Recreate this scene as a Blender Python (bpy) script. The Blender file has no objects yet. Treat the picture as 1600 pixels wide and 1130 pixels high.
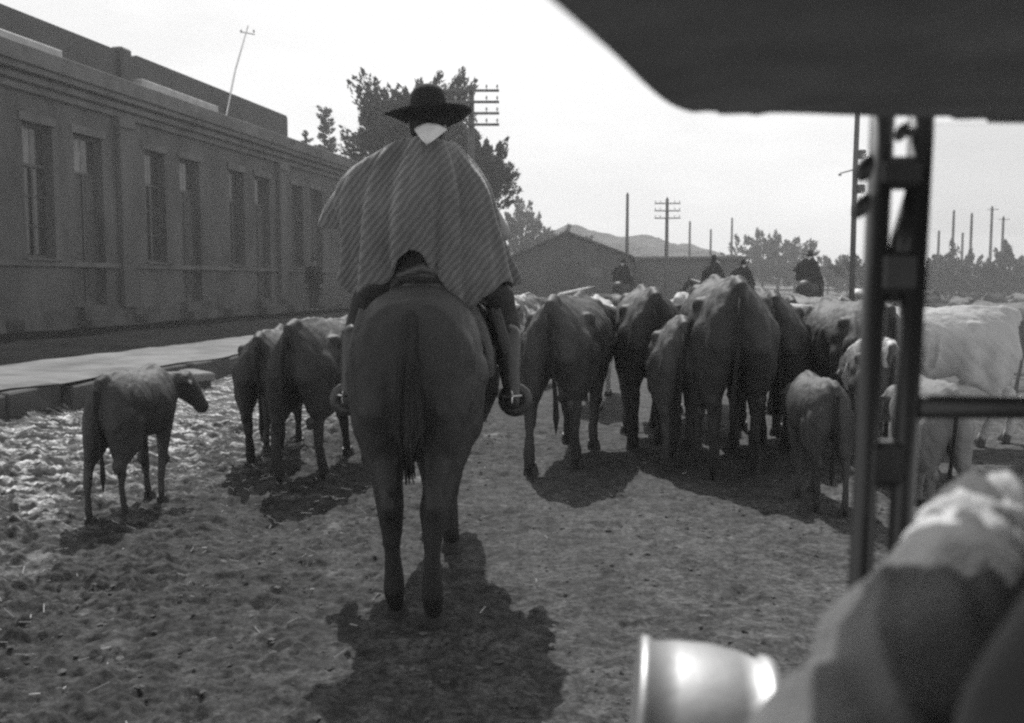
import bpy, bmesh, math, random
import numpy as np
from mathutils import Vector, Matrix, Euler
R = math.radians
random.seed(7); RNG = np.random.default_rng(11)
sc = bpy.context.scene
COL = sc.collection

# ------------------------------------------------------------------ camera
cam_d = bpy.data.cameras.new('camera'); cam = bpy.data.objects.new('camera', cam_d); COL.objects.link(cam)
PITCH = math.atan(125/1500)
cam.location = (0, 0, 1.5); cam.rotation_euler = (math.pi/2 - PITCH, 0, 0)
cam_d.sensor_width = 36; cam_d.lens = 33.75; cam_d.clip_start = .03; cam_d.clip_end = 5000
cam_d.dof.use_dof = True; cam_d.dof.focus_distance = 6.3; cam_d.dof.aperture_fstop = 4.4
sc.camera = cam

# ------------------------------------------------------------------ world, sun, exposure
SUN_EL, SUN_AZ = R(51), R(-8)          # azimuth from +Y, negative is to the left
w = bpy.data.worlds.new('World'); sc.world = w; w.use_nodes = True
nt = w.node_tree; nt.nodes.clear()
sky = nt.nodes.new('ShaderNodeTexSky'); sky.sky_type = 'NISHITA'; sky.sun_disc = False
sky.sun_elevation = SUN_EL; sky.sun_rotation = SUN_AZ; sky.dust_density = 3.0; sky.air_density = 1.0
bw = nt.nodes.new('ShaderNodeRGBToBW')
bg = nt.nodes.new('ShaderNodeBackground'); bg.inputs['Strength'].default_value = 0.125
out = nt.nodes.new('ShaderNodeOutputWorld')
tc = nt.nodes.new('ShaderNodeTexCoord'); mp = nt.nodes.new('ShaderNodeMapping'); mp.inputs['Scale'].default_value = (1, 1, 3.2)
ns = nt.nodes.new('ShaderNodeTexNoise'); ns.inputs['Scale'].default_value = 2.3; ns.inputs['Detail'].default_value = 7; ns.inputs['Roughness'].default_value = .58
cr = nt.nodes.new('ShaderNodeMapRange'); cr.inputs[1].default_value = .42; cr.inputs[2].default_value = .68
mx = nt.nodes.new('ShaderNodeMix'); mx.data_type = 'FLOAT'
nt.links.new(sky.outputs[0], bw.inputs[0])
nt.links.new(tc.outputs['Generated'], mp.inputs[0]); nt.links.new(mp.outputs[0], ns.inputs[0]); nt.links.new(ns.outputs[0], cr.inputs[0])
sx_ = nt.nodes.new('ShaderNodeSeparateXYZ'); nt.links.new(tc.outputs['Generated'], sx_.inputs[0])
hz_ = nt.nodes.new('ShaderNodeMapRange'); hz_.interpolation_type = 'SMOOTHSTEP'; hz_.inputs[1].default_value = .80; hz_.inputs[2].default_value = .15; hz_.inputs[3].default_value = 0; hz_.inputs[4].default_value = .9
nt.links.new(sx_.outputs[2], hz_.inputs[0])
cm = nt.nodes.new('ShaderNodeMath'); cm.operation = 'MULTIPLY'; cm.inputs[1].default_value = .75; nt.links.new(cr.outputs[0], cm.inputs[0])
ad = nt.nodes.new('ShaderNodeMath'); ad.operation = 'MAXIMUM'; nt.links.new(cm.outputs[0], ad.inputs[0]); nt.links.new(hz_.outputs[0], ad.inputs[1])
nt.links.new(ad.outputs[0], mx.inputs[0]); nt.links.new(bw.outputs[0], mx.inputs[2]); hv = nt.nodes.new('ShaderNodeMapRange'); hv.inputs[1].default_value = .42; hv.inputs[2].default_value = .62; hv.inputs[3].default_value = 7.4; hv.inputs[4].default_value = 8.8; nt.links.new(ns.outputs[0], hv.inputs[0]); nt.links.new(hv.outputs[0], mx.inputs[3])
nt.links.new(mx.outputs[0], bg.inputs['Color']); nt.links.new(bg.outputs[0], out.inputs[0])
sd = bpy.data.lights.new('sun', 'SUN'); sd.energy = 4.4; sd.angle = R(.5); sd.color = (1, .995, .985)
so = bpy.data.objects.new('sun', sd); COL.objects.link(so)
S = Vector((math.sin(SUN_AZ)*math.cos(SUN_EL), math.cos(SUN_AZ)*math.cos(SUN_EL), math.sin(SUN_EL)))
so.rotation_euler = S.to_track_quat('Z', 'Y').to_euler(); so.location = (0, 0, 30)
vs = sc.view_settings; vs.view_transform = 'Standard'; vs.look = 'None'; vs.gamma = 1; vs.use_curve_mapping = False; vs.exposure = 0.0
sc.cycles.filter_width = 2.5; sc.cycles.use_denoising = False
sc.cycles.max_bounces = 5; sc.cycles.volume_bounces = 0; sc.cycles.volume_step_rate = 4

# ------------------------------------------------------------------ materials (grey, as the film saw them)
def mat(name, a, rough=.8, spec=.3, var=.35, scale=6, bump=.15, bscale=60, metal=0, stretch=(1, 1, 1), coords='Object', sheen=0, dist=.01, warp=0):
    m = bpy.data.materials.new(name); m.use_nodes = True
    n = m.node_tree.nodes; l = m.node_tree.links; b = n['Principled BSDF']
    b.inputs['Roughness'].default_value = rough; b.inputs['Specular IOR Level'].default_value = spec; b.inputs['Metallic'].default_value = metal
    if sheen: b.inputs['Sheen Weight'].default_value = sheen; b.inputs['Sheen Roughness'].default_value = .4
    t = n.new('ShaderNodeTexCoord'); mpp = n.new('ShaderNodeMapping'); mpp.inputs['Scale'].default_value = stretch
    l.new(t.outputs[coords], mpp.inputs[0])
    a1 = n.new('ShaderNodeTexNoise'); a1.inputs['Scale'].default_value = scale; a1.inputs['Detail'].default_value = 6; a1.inputs['Roughness'].default_value = .6
    l.new(mpp.outputs[0], a1.inputs[0])
    r = n.new('ShaderNodeMapRange'); r.inputs[1].default_value = .3; r.inputs[2].default_value = .7
    r.inputs[3].default_value = a*(1-var); r.inputs[4].default_value = a*(1+var)
    l.new(a1.outputs[0], r.inputs[0]); c = n.new('ShaderNodeCombineColor')
    for k in range(3): l.new(r.outputs[0], c.inputs[k])
    l.new(c.outputs[0], b.inputs['Base Color'])
    if bump:
        a2 = n.new('ShaderNodeTexNoise'); a2.inputs['Scale'].default_value = bscale; a2.inputs['Detail'].default_value = 4
        l.new(mpp.outputs[0], a2.inputs[0]); bp = n.new('ShaderNodeBump'); bp.inputs['Strength'].default_value = bump; bp.inputs['Distance'].default_value = dist
        l.new(a2.outputs[0], bp.inputs['Height']); l.new(bp.outputs[0], b.inputs['Normal'])
    return m

def patch_mat(name, a, b_, scale, thr, rough=.55, spec=.4):
    """hide of two tones in large patches"""
    m = mat(name, a, rough, spec, bump=.5, bscale=55, stretch=(1, 1, .5), dist=.012)
    n = m.node_tree.nodes; l = m.node_tree.links; bs = n['Principled BSDF']
    old = bs.inputs['Base Color'].links[0].from_socket
    t = n.new('ShaderNodeTexCoord'); no = n.new('ShaderNodeTexNoise'); no.inputs['Scale'].default_value = scale; no.inputs['Detail'].default_value = 2
    l.new(t.outputs['Object'], no.inputs[0]); r = n.new('ShaderNodeMapRange'); r.inputs[1].default_value = thr; r.inputs[2].default_value = thr+.03
    l.new(no.outputs[0], r.inputs[0]); mi = n.new('ShaderNodeMix'); mi.data_type = 'RGBA'
    l.new(r.outputs[0], mi.inputs[0]); l.new(old, mi.inputs[6]); mi.inputs[7].default_value = (b_, b_, b_, 1)
    l.new(mi.outputs[2], bs.inputs['Base Color'])
    return m

HIDE = dict(
    dark=mat('hide_dark', .030, .6, .28, .4, 4, .6, 70, stretch=(1, 1, .4), dist=.008),
    brown=mat('hide_brown', .042, .6, .28, .45, 4, .6, 70, stretch=(1, 1, .4), dist=.008),
    grey=mat('hide_grey', .055, .6, .28, .35, 4, .6, 70, stretch=(1, 1, .4), dist=.008),
    pale=mat('hide_pale', .46, .65, .25, .2, 3.5, .5, 55, stretch=(1, 1, .5), dist=.012),
    buff=mat('hide_buff', .19, .65, .25, .2, 4, .5, 55, stretch=(1, 1, .5), dist=.012),
    patched=patch_mat('hide_patched', .05, .45, 2.6, .56),
    redwhite=patch_mat('hide_red_white', .07, .5, 3.4, .60))
M = dict(
    horse=mat('horse_coat', .022, .52, .3, .35, 3, .35, 90, stretch=(1, 1, .35), dist=.008),
    tail=mat('tail_hair', .022, .8, .15, .5, 30, .8, 120, stretch=(1, 1, .06)),
    hoof=mat('hoof_horn', .05, .5, .4, .3, 20),
    horn=mat('horn', .42, .4, .5, .25, 12, .2, 50),
    eye=mat('eye', .01, .4, .3, 0, 5, 0),
    skin=mat('skin', .22, .6, .35, .15, 10),
    hat=mat('hat_felt', .013, .85, .2, .25, 20, .3, 150),
    cloth_dark=mat('dark_cloth', .014, .85, .2, .3, 12, .4, 180),
    trouser=mat('trouser_cloth', .04, .85, .2, .3, 12, .4, 180),
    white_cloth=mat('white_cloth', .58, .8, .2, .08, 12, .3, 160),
    leather=mat('saddle_leather', .04, .35, .5, .3, 14, .3, 90),
    fleece=mat('fleece', .12, .9, .2, .3, 20, .9, 60, dist=.03),
    boot=mat('boot_leather', .03, .35, .5, .3, 14, .2, 90),
    steel=mat('steel', .6, .3, .5, .15, 20, .1, 60, metal=1),
    nickel=mat('nickel', .30, .5, .5, .12, 6, .08, 40, metal=.85),
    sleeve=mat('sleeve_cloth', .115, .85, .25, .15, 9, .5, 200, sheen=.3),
    coat=mat('leather_coat', .03, .8, .2, .3, 7, .3, 28, sheen=.2),
    canopy=mat('canopy_leathercloth', .13, .75, .3, .25, 9, .25, 120),
    carpaint=mat('car_enamel', .03, .35, .5, .2, 6, .05, 30),
    wood=mat('weathered_wood', .10, .8, .3, .35, 5, .4, 40, stretch=(3, 3, .4)),
    wood_far=mat('pole_wood', .12, .85, .2, .3, 3, .3, 20, stretch=(4, 4, .4)),
    ceramic=mat('insulator_ceramic', .35, .3, .5, .1, 10, 0),
    plaster=mat('wall_plaster', .098, .85, .2, .38, .9, .35, 18, stretch=(1, 1, .5)),
    plaster2=mat('pilaster_plaster', .11, .85, .2, .2, .9, .3, 18, stretch=(1, 1, .4)),
    cornice=mat('cornice_plaster', .125, .85, .2, .35, 1.3, .3, 18),
    plinth=mat('plinth_stone', .09, .9, .2, .45, 1.6, .5, 22),
    parapet=mat('parapet_sheet', .07, .7, .3, .2, .8, .15, 12),
    flashing=mat('zinc_flashing', .34, .55, .4, .2, 3, .1, 30),
    shutter=mat('door_paint', .07, .6, .35, .3, 3, .25, 30, stretch=(4, 4, .4)),
    frame=mat('window_frame_paint', .08, .6, .35, .2, 3, .2, 30),
    glass=mat('dark_glass', .05, .12, .6, .2, 2, 0),
    blind=mat('pale_blind', .24, .7, .3, .2, 4, .1, 30),
    stone=mat('pavement_stone', .17, .9, .2, .38, 1.6, .6, 30, dist=.02),
    kerb=mat('kerb_stone', .08, .9, .2, .35, 3, .5, 30),
    verge=mat('verge_painted_shade', .018, 1, .0, .35, 1.2, .7, 14, dist=.04),  # near-black colour widens the building's shadow across the strip
    shed_wall=mat('shed_boards', .10, .9, .2, .3, 1.5, .4, 10, stretch=(4, 4, .4)),
    shed_roof=mat('shed_roof', .09, .8, .3, .3, .8, .3, 8),
    hill=mat('hill_scrub', .075, .95, .1, .7, .12, .8, .5, dist=1.2),
    rail=mat('whitewashed_rail', .6, .8, .2, .2, 3),
    bark=mat('bark', .07, .9, .2, .3, 6, .6, 18),
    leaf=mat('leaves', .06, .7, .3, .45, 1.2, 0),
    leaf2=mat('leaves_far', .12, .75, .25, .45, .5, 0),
    straw=mat('straw', .45, .8, .3, .35, 9, .1, 40),
    pebble=mat('clod', .09, .95, .2, .6, 3.5, .5, 60),
)
# poncho: hand-woven, diagonal ribs
def poncho_mat():
    m = mat('poncho_wool', .125, .95, .15, .18, 5, .6, 110, sheen=.55)
    n = m.node_tree.nodes; l = m.node_tree.links; b = n['Principled BSDF']
    t = n.new('ShaderNodeTexCoord'); wv = n.new('ShaderNodeTexWave'); wv.wave_type = 'BANDS'; wv.bands_direction = 'X'
    wv.inputs['Scale'].default_value = 9; wv.inputs['Distortion'].default_value = 3.2; wv.inputs['Detail'].default_value = 2; wv.inputs['Detail Scale'].default_value = 1.5
    l.new(t.outputs['UV'], wv.inputs[0])
    old = b.inputs['Base Color'].links[0].from_socket
    r = n.new('ShaderNodeMapRange'); r.inputs[3].default_value = .72; r.inputs[4].default_value = 1.14; l.new(wv.outputs[1], r.inputs[0])
    mi = n.new('ShaderNodeVectorMath'); mi.operation = 'SCALE'; l.new(old, mi.inputs[0]); l.new(r.outputs[0], mi.inputs[3]); l.new(mi.outputs[0], b.inputs['Base Color'])
    bp = n.new('ShaderNodeBump'); bp.inputs['Strength'].default_value = .55; bp.inputs['Distance'].default_value = .010
    l.new(wv.outputs[1], bp.inputs['Height'])
    fine = [x for x in n if x.type == 'BUMP' and x != bp][0]; l.new(fine.outputs[0], bp.inputs['Normal']); l.new(bp.outputs[0], b.inputs['Normal'])
    return m
M['poncho'] = poncho_mat()
def pane_mat():
    m = bpy.data.materials.new('windscreen_glass'); m.use_nodes = True; n = m.node_tree.nodes; l = m.node_tree.links
    o = n['Material Output']; n.remove(n['Principled BSDF'])
    tr = n.new('ShaderNodeBsdfTransparent'); tr.inputs[0].default_value = (.94, .94, .94, 1)
    gl = n.new('ShaderNodeBsdfGlossy'); gl.inputs['Roughness'].default_value = .05; gl.inputs[0].default_value = (.8, .8, .8, 1)
    f = n.new('ShaderNodeFresnel'); mi = n.new('ShaderNodeMixShader'); l.new(f.outputs[0], mi.inputs[0]); l.new(tr.outputs[0], mi.inputs[1]); l.new(gl.outputs[0], mi.inputs[2])
    l.new(mi.outputs[0], o.inputs[0]); return m
M['pane'] = pane_mat()

# ------------------------------------------------------------------ object helpers
def link(name, me, m=None, parent=None, smooth=False):
    if isinstance(me, bmesh.types.BMesh):
        b = me; me = bpy.data.meshes.new(name); bmesh.ops.recalc_face_normals(b, faces=b.faces); b.to_mesh(me); b.free()
    o = bpy.data.objects.new(name, me); COL.objects.link(o)
    if m and not me.materials: me.materials.append(m)
    if parent: o.parent = parent
    if smooth: me.polygons.foreach_set('use_smooth', [True]*len(me.polygons))
    return o
def tag(o, label=None, cat=None, group=None, kind=None):
    if label: o['label'] = label
    if cat: o['category'] = cat
    if group: o['group'] = group
    if kind: o['kind'] = kind
    return o
def empty(name, loc, rz=0, s=1):
    o = bpy.data.objects.new(name, None); COL.objects.link(o); o.empty_display_size = .1
    o.location = loc; o.rotation_euler = (0, 0, rz); o.scale = (s, s, s); return o
def copy_tree(o, parent=None):
    c = o.copy(); COL.objects.link(c)
    if parent: c.parent = parent
    for ch in [x for x in KIDS.get(o.name, [])]: copy_tree_reg(ch, c)
    return c
KIDS = {}
def reg(root):
    """remember the children of a prototype so copies need no scene search"""
    for x in root.children: KIDS.setdefault(root.name, []).append(x); reg(x)
def copy_tree_reg(o, parent):
    c = o.copy(); COL.objects.link(c); c.parent = parent
    for ch in KIDS.get(o.name, []): copy_tree_reg(ch, c)
    return c

def box(b, lo, hi, mtx=None, bev=0):
    v = [b.verts.new((x, y, z)) for x in (lo[0], hi[0]) for y in (lo[1], hi[1]) for z in (lo[2], hi[2])]
    fs = [b.faces.new([v[i] for i in q]) for q in ((0, 1, 3, 2), (4, 6, 7, 5), (0, 4, 5, 1), (2, 3, 7, 6), (0, 2, 6, 4), (1, 5, 7, 3))]
    if bev:
        es = {e for f in fs for e in f.edges}
        r = bmesh.ops.bevel(b, geom=list(es), offset=bev, segments=1, affect='EDGES'); v = list({x for f in r['faces'] for x in f.verts} | {x for x in v if x.is_valid})
    if mtx is not None: bmesh.ops.transform(b, matrix=mtx, verts=[x for x in v if x.is_valid])
def tube(b, pts, rad, n=12, cap=True, sx=1.0, flat=None):
    """tapered tube; rad may hold (ra, rb) pairs"""
    pts = [Vector(p) for p in pts]; rings = []; up = Vector((0, 0, 1))
    for i, p in enumerate(pts):
        d = (pts[min(i+1, len(pts)-1)] - pts[max(i-1, 0)]).normalized()
        if i == 0: a = d.cross(up if abs(d.z) < .9 else Vector((0, 1, 0))).normalized()
        else: a = (a - d*a.dot(d)).normalized()
        c = d.cross(a); r = rad[i] if isinstance(rad[i], tuple) else (rad[i], rad[i])
        rings.append([b.verts.new(p + a*r[0]*math.cos(2*math.pi*k/n) + c*r[1]*math.sin(2*math.pi*k/n)) for k in range(n)])
    for i in range(len(rings)-1):
        for k in range(n): b.faces.new((rings[i][k], rings[i][(k+1) % n], rings[i+1][(k+1) % n], rings[i+1][k]))
    if cap: b.faces.new(rings[0][::-1]); b.faces.new(rings[-1])
def limb(b, pts, rad, n=12):
    """tube with round ball at every joint, for the remesh"""
    tube(b, pts, rad, n)
    for p, r in zip(pts, rad): ball(b, p, (r, r, r))
def ball(b, c, r, seg=12, rot=None):
    if not isinstance(r, tuple): r = (r, r, r)
    m = Matrix.Translation(c) @ (rot.to_matrix().to_4x4() if rot else Matrix()) @ Matrix.Diagonal((r[0], r[1], r[2], 1))
    bmesh.ops.create_uvsphere(b, u_segments=seg, v_segments=max(6, seg*2//3), radius=1, matrix=m)
def loft(b, secs, n=28):
    """secs: (y, ztop, zmid, zbot, halfwidth, ntop)"""
    rings = []
    for (y, zt, zm, zb, hw, nn) in secs:
        ring = []
        for k in range(n):
            t = 2*math.pi*k/n; c, s = math.cos(t), math.sin(t); e = nn if s > 0 else 2.2; h = (zt-zm) if s > 0 else (zm-zb)
            ring.append(b.verts.new((hw*math.copysign(abs(c)**(2/e), c), y, zm+h*math.copysign(abs(s)**(2/e), s))))
        rings.append(ring)
    for i in range(len(rings)-1):
        for k in range(n): b.faces.new((rings[i][k], rings[i][(k+1) % n], rings[i+1][(k+1) % n], rings[i+1][k]))
    b.faces.new(rings[0]); b.faces.new(rings[-1][::-1])
def fuse(b, voxel=.02, it=6, name='body', fac=.5):
    """union of the overlapping shapes as one smooth skin"""
    bmesh.ops.recalc_face_normals(b, faces=b.faces)
    me = bpy.data.meshes.new('tmp'); b.to_mesh(me); b.free(); o = bpy.data.objects.new('tmp', me); COL.objects.link(o)
    r = o.modifiers.new('r', 'REMESH'); r.mode = 'VOXEL'; r.voxel_size = voxel
    s = o.modifiers.new('s', 'SMOOTH'); s.iterations = it; s.factor = fac
    dg = bpy.context.evaluated_depsgraph_get(); new = bpy.data.meshes.new_from_object(o.evaluated_get(dg)); new.name = name
    bpy.data.objects.remove(o); bpy.data.meshes.remove(me)
    new.polygons.foreach_set('use_smooth', [True]*len(new.polygons)); return new

# value noise
def vnoise(x, y, seed=0):
    xi = np.floor(x).astype(np.int64); yi = np.floor(y).astype(np.int64); fx = x-xi; fy = y-yi
    fx = fx*fx*(3-2*fx); fy = fy*fy*(3-2*fy)
    def h(a, b):
        n = (a*374761393 + b*668265263 + seed*1442695041) & 0xffffffff
        n = ((n ^ (n >> 13))*1274126177) & 0xffffffff
        return ((n ^ (n >> 16)) & 0xffff)/65535.
    return (h(xi, yi)*(1-fx)+h(xi+1, yi)*fx)*(1-fy)+(h(xi, yi+1)*(1-fx)+h(xi+1, yi+1)*fx)*fy
def fbm(x, y, o=4, seed=0):
    s = 0; a = .5
    for i in range(o): s = s+a*vnoise(x*2**i, y*2**i, seed+i); a *= .5
    return s/(1-.5**o)

# ------------------------------------------------------------------ road frame
A = math.atan(290/1500); U = Vector((math.sin(A), math.cos(A), 0)); NR = Vector((math.cos(A), -math.sin(A), 0))  # along the road; towards its right
def rf(s, o, z=0): return U*s + NR*o + Vector((0, 0, z))     # s along, o offset to the right
RM = Matrix.Rotation(-A, 4, 'Z')                             # local x = across to the right, y = along
def gz(x, y):
    o = x*NR.x + y*NR.y; s = x*U.x + y*U.y
    base = np.clip((-7.0-o)/.25, 0, 1)*.24 + np.clip((-4.2-o)/2.6, 0, 1)*.05
    far = np.clip((s-25)/80, 0, 1)**2*1.2*np.clip((6-o)/14, 0, 1)
    right = -.25*np.clip((o-7)/10, 0, 1)
    return base+far+right
def build_ground():
    ys = np.concatenate([np.arange(-3, 1.6, .25), np.arange(1.6, 6.0, .012), np.arange(6, 10, .02), 10*np.exp(np.linspace(0, math.log(150), 230))])
    nx = 620; t = np.linspace(-1, 1, nx)
    X = t[None, :]*(1.3+ys[:, None].clip(0)*.68+ (ys[:, None]>30)*(ys[:, None]-30)*.8); Y = np.repeat(ys[:, None], nx, 1)
    o = X*NR.x+Y*NR.y; s = X*U.x+Y*U.y
    left = np.clip((.5-o)/4, .25, 1)
    z = gz(X, Y)
    z += (fbm(X*1.1, Y*1.1, 3, 3)-.5)*.10*left*(o > -6.9)
    rough = fbm(X*.55, Y*.55, 2, 91)
    c1 = fbm(X*7+fbm(X*3, Y*3, 2, 50)*2, Y*9, 4, 17); c2 = fbm(X*21, Y*24, 3, 29); c4 = fbm(X*55, Y*60, 2, 77); c3 = 1-abs(2*fbm(X*4, Y*5, 3, 41)-1)
    amp = np.clip(.35+rough, .5, 1.2)*left
    fade = np.clip((40-Y)/25, 0, 1)
    z += ((np.clip(c1-.45, 0, 1)**1.0)*.13+(c2-.5)*.055+(c4-.5)*.030+(c3-.7)*.032)*amp*fade*np.where(o > -6.95, 1, .2)
    # hoof prints
    for i in range(420):
        py = 2.2+RNG.random()**1.4*8; pxx = (RNG.random()*2-1)*(1+py*.6); r = .05+RNG.random()*.03
        j0, j1 = np.searchsorted(ys, [py-.2, py+.2]); xx = X[j0:j1]-pxx; yy = Y[j0:j1]-py
        d = np.sqrt(xx*xx+(yy*.8)**2)/r
        z[j0:j1] += (-.022*np.exp(-d**4)+.012*np.exp(-((d-1.35)/.35)**2))*(.4+.6*left[j0:j1])
    v = np.stack([X, Y, z], -1).reshape(-1, 3).astype(np.float32)
    i = np.arange(len(ys)-1)[:, None]*nx+np.arange(nx-1)[None, :]
    f = np.stack([i, i+1, i+nx+1, i+nx], -1).reshape(-1, 4).astype(np.int32)
    me = bpy.data.meshes.new('ground'); me.vertices.add(len(v)); me.vertices.foreach_set('co', v.ravel())
    me.loops.add(f.size); me.loops.foreach_set('vertex_index', f.ravel()); me.polygons.add(len(f))
    me.polygons.foreach_set('loop_start', np.arange(0, f.size, 4, dtype=np.int32)); me.polygons.foreach_set('loop_total', np.full(len(f), 4, dtype=np.int32))
    me.polygons.foreach_set('use_smooth', np.ones(len(f), dtype=bool)); me.update()
    return me
def ground_mat():
    m = bpy.data.materials.new('trodden_mud'); m.use_nodes = True; n = m.node_tree.nodes; l = m.node_tree.links; b = n['Principled BSDF']
    b.inputs['Roughness'].default_value = .9; b.inputs['Specular IOR Level'].default_value = .25
    t = n.new('ShaderNodeTexCoord'); mp_ = n.new('ShaderNodeMapping'); mp_.inputs['Rotation'].default_value = (0, 0, A); l.new(t.outputs['Object'], mp_.inputs[0])
    def noise(sc_, det, rgh=.6, src=None):
        x = n.new('ShaderNodeTexNoise'); x.inputs['Scale'].default_value = sc_; x.inputs['Detail'].default_value = det; x.inputs['Roughness'].default_value = rgh; l.new((src or t).outputs[0] if src else t.outputs['Object'], x.inputs[0]); return x.outputs[0]
    def mr(s_, a, b2, c, d):
        x = n.new('ShaderNodeMapRange'); l.new(s_, x.inputs[0])
        for k, vv in enumerate((a, b2, c, d)): x.inputs[k+1].default_value = vv
        return x.outputs[0]
    def mth(op, a, b2):
        x = n.new('ShaderNodeMath'); x.operation = op
        for k, vv in enumerate((a, b2)):
            if isinstance(vv, float): x.inputs[k].default_value = vv
            else: l.new(vv, x.inputs[k])
        return x.outputs[0]
    sep = n.new('ShaderNodeSeparateXYZ'); l.new(mp_.outputs[0], sep.inputs[0])
    fine = mth('MULTIPLY', mr(noise(34, 8, .75), .36, .64, .25, 1.85), mr(noise(11, 4, .6), .38, .62, .62, 1.38)); mid = mr(noise(3.2, 5, .6), .35, .65, .72, 1.3); big = mr(noise(.5, 3, .5), .3, .7, .8, 1.2)
    str_m = n.new('ShaderNodeMapping'); str_m.inputs['Scale'].default_value = (3.4, 9, 3); str_m.inputs['Rotation'].default_value = (0, 0, R(-12)); l.new(t.outputs['Object'], str_m.inputs[0])
    st = noise(1.1, 6, .65, str_m)
    litter = mth('MULTIPLY', mr(st, .50, .60, 0., 1.), mr(sep.outputs[0], -3.2, -4.8, 0., 1.))
    base = mth('MULTIPLY', mth('MULTIPLY', fine, mid), big)
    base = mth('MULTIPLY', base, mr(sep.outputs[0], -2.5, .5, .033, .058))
    lit = mth('MULTIPLY', mth('MULTIPLY', litter, fine), .38)
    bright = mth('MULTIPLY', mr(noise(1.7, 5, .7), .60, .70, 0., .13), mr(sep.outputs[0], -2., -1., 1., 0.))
    tot = mth('ADD', mth('ADD', base, lit), bright)
    c = n.new('ShaderNodeCombineColor')
    for k in range(3): l.new(tot, c.inputs[k])
    l.new(c.outputs[0], b.inputs['Base Color'])
    bp = n.new('ShaderNodeBump'); bp.inputs['Strength'].default_value = .6; bp.inputs['Distance'].default_value = .012; l.new(noise(60, 6, .7), bp.inputs['Height']); l.new(bp.outputs[0], b.inputs['Normal'])
    return m
g = link('ground', build_ground(), ground_mat()); tag(g, kind='structure')

# scattered clods, pebbles and straw
def scatter(name, count, m, maker, region, label, cat):
    V = []; F = []; k = 0
    for i in range(count):
        p = region()
        v, f = maker(); v = v+np.array([p[0], p[1], float(gz(np.array(p[0]), np.array(p[1])))+p[2]])
        V.append(v); F += [tuple(a+k for a in q) for q in f]; k += len(v)
    me = bpy.data.meshes.new(name); me.from_pydata(np.concatenate(V).tolist(), [], F); o = link(name, me, m, smooth=False); tag(o, label, cat, kind='stuff'); return o
OCT = np.array([(1, 0, 0), (0, 1, 0), (-1, 0, 0), (0, -1, 0), (0, 0, .7), (0, 0, -.5), (.7, .7, .3), (-.7, .6, .3), (-.6, -.7, .35), (.7, -.7, .3)])
OF = [(0, 6, 4), (6, 1, 4), (1, 7, 4), (7, 2, 4), (2, 8, 4), (8, 3, 4), (3, 9, 4), (9, 0, 4), (0, 6, 5), (6, 1, 5), (1, 7, 5), (7, 2, 5), (2, 8, 5), (8, 3, 5), (3, 9, 5), (9, 0, 5)]
def clod():
    s = .004+.013*RNG.random()**3; a = RNG.random()*6.28
    v = OCT*(1+RNG.normal(0, .22, OCT.shape))*s*np.array([1.3, 1, .8]); c, q = math.cos(a), math.sin(a)
    return np.stack([v[:, 0]*c-v[:, 1]*q, v[:, 0]*q+v[:, 1]*c, v[:, 2]], 1), OF
def straw():
    L = .012+.03*RNG.random(); w_ = .0022; a = RNG.random()*3.14; d = np.array([math.cos(a), math.sin(a), RNG.normal(0, .25)])*L; q = np.array([-math.sin(a), math.cos(a), 0])*w_; u = np.array([0, 0, w_*1.5])
    return np.array([-d-q, -d+q, d+q, d-q, -d+u, d+u]), [(0, 1, 4), (1, 2, 5, 4), (2, 3, 5), (3, 0, 4, 5), (0, 3, 2, 1)]
def reg_near():
    y = 2.2+RNG.random()**1.3*9; return ((RNG.random()*2-1)*(1+y*.6), y, .012+.02*RNG.random())
def reg_left():
    while True:
        s = 2.5+RNG.random()**1.2*13; o = -6.7+abs(RNG.normal(0, 2.2)); p = rf(s, o)
        if abs(p.x) < 1.2+p.y*.62: return (p.x, p.y, .02+.02*RNG.random())
scatter('clods', 5000, M['pebble'], clod, reg_near, 'small loose clods and pebbles strewn over the trodden mud', 'clods')
scatter('straw_litter', 2600, M['straw'], straw, reg_left, 'pale straw litter scattered over the mud beside the kerb', 'straw')

# ------------------------------------------------------------------ pavement, kerb, verge
def rbox(b, s0, s1, o0, o1, z0, z1, bev=0): box(b, (o0, s0, z0), (o1, s1, z1), RM, bev)
def strip(name, s0, s1, o0, o1, z, m, ds=.25, do=.15, amp=.02, seed=5, skirt=.35, curve=0):
    b = bmesh.new(); ns_ = int((s1-s0)/ds)+1; no_ = max(2, int((o1-o0)/do)+1); rows = []
    for i in range(ns_):
        s = s0+(s1-s0)*i/(ns_-1); row = []
        for j in range(no_):
            t = j/(no_-1); o = o0+(o1-o0)*t
            e = (fbm(np.array(s*.9), np.array(3.+seed), 3, seed)-.5)*.5*(t if curve else 0)
            o += e
            p = rf(s, o); zz = z+(float(fbm(np.array(p.x*1.6), np.array(p.y*1.6), 3, seed))-.5)*amp*2 - (.05*max(0, (t-.8)/.2)**2)
            row.append(b.verts.new((p.x, p.y, zz)))
        lo = row[-1].co.copy(); lo.z = z-skirt; lo += NR*.12; row.append(b.verts.new(lo))
        rows.append(row)
    for i in range(len(rows)-1):
        for j in range(len(rows[0])-1): b.faces.new((rows[i][j], rows[i][j+1], rows[i+1][j+1], rows[i+1][j]))
    o_ = link(name, b, m, smooth=True); return tag(o_, kind='structure')
strip('verge', 2, 90, -14.9, -9.05, .385, M['verge'], amp=.05, do=.4, ds=.5, skirt=.1)  # ground strip with the building's shade painted into its colour
strip('pavement', 2, 90, -9.25, -7.15, .365, M['stone'], amp=.03, curve=1, skirt=.0)
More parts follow.
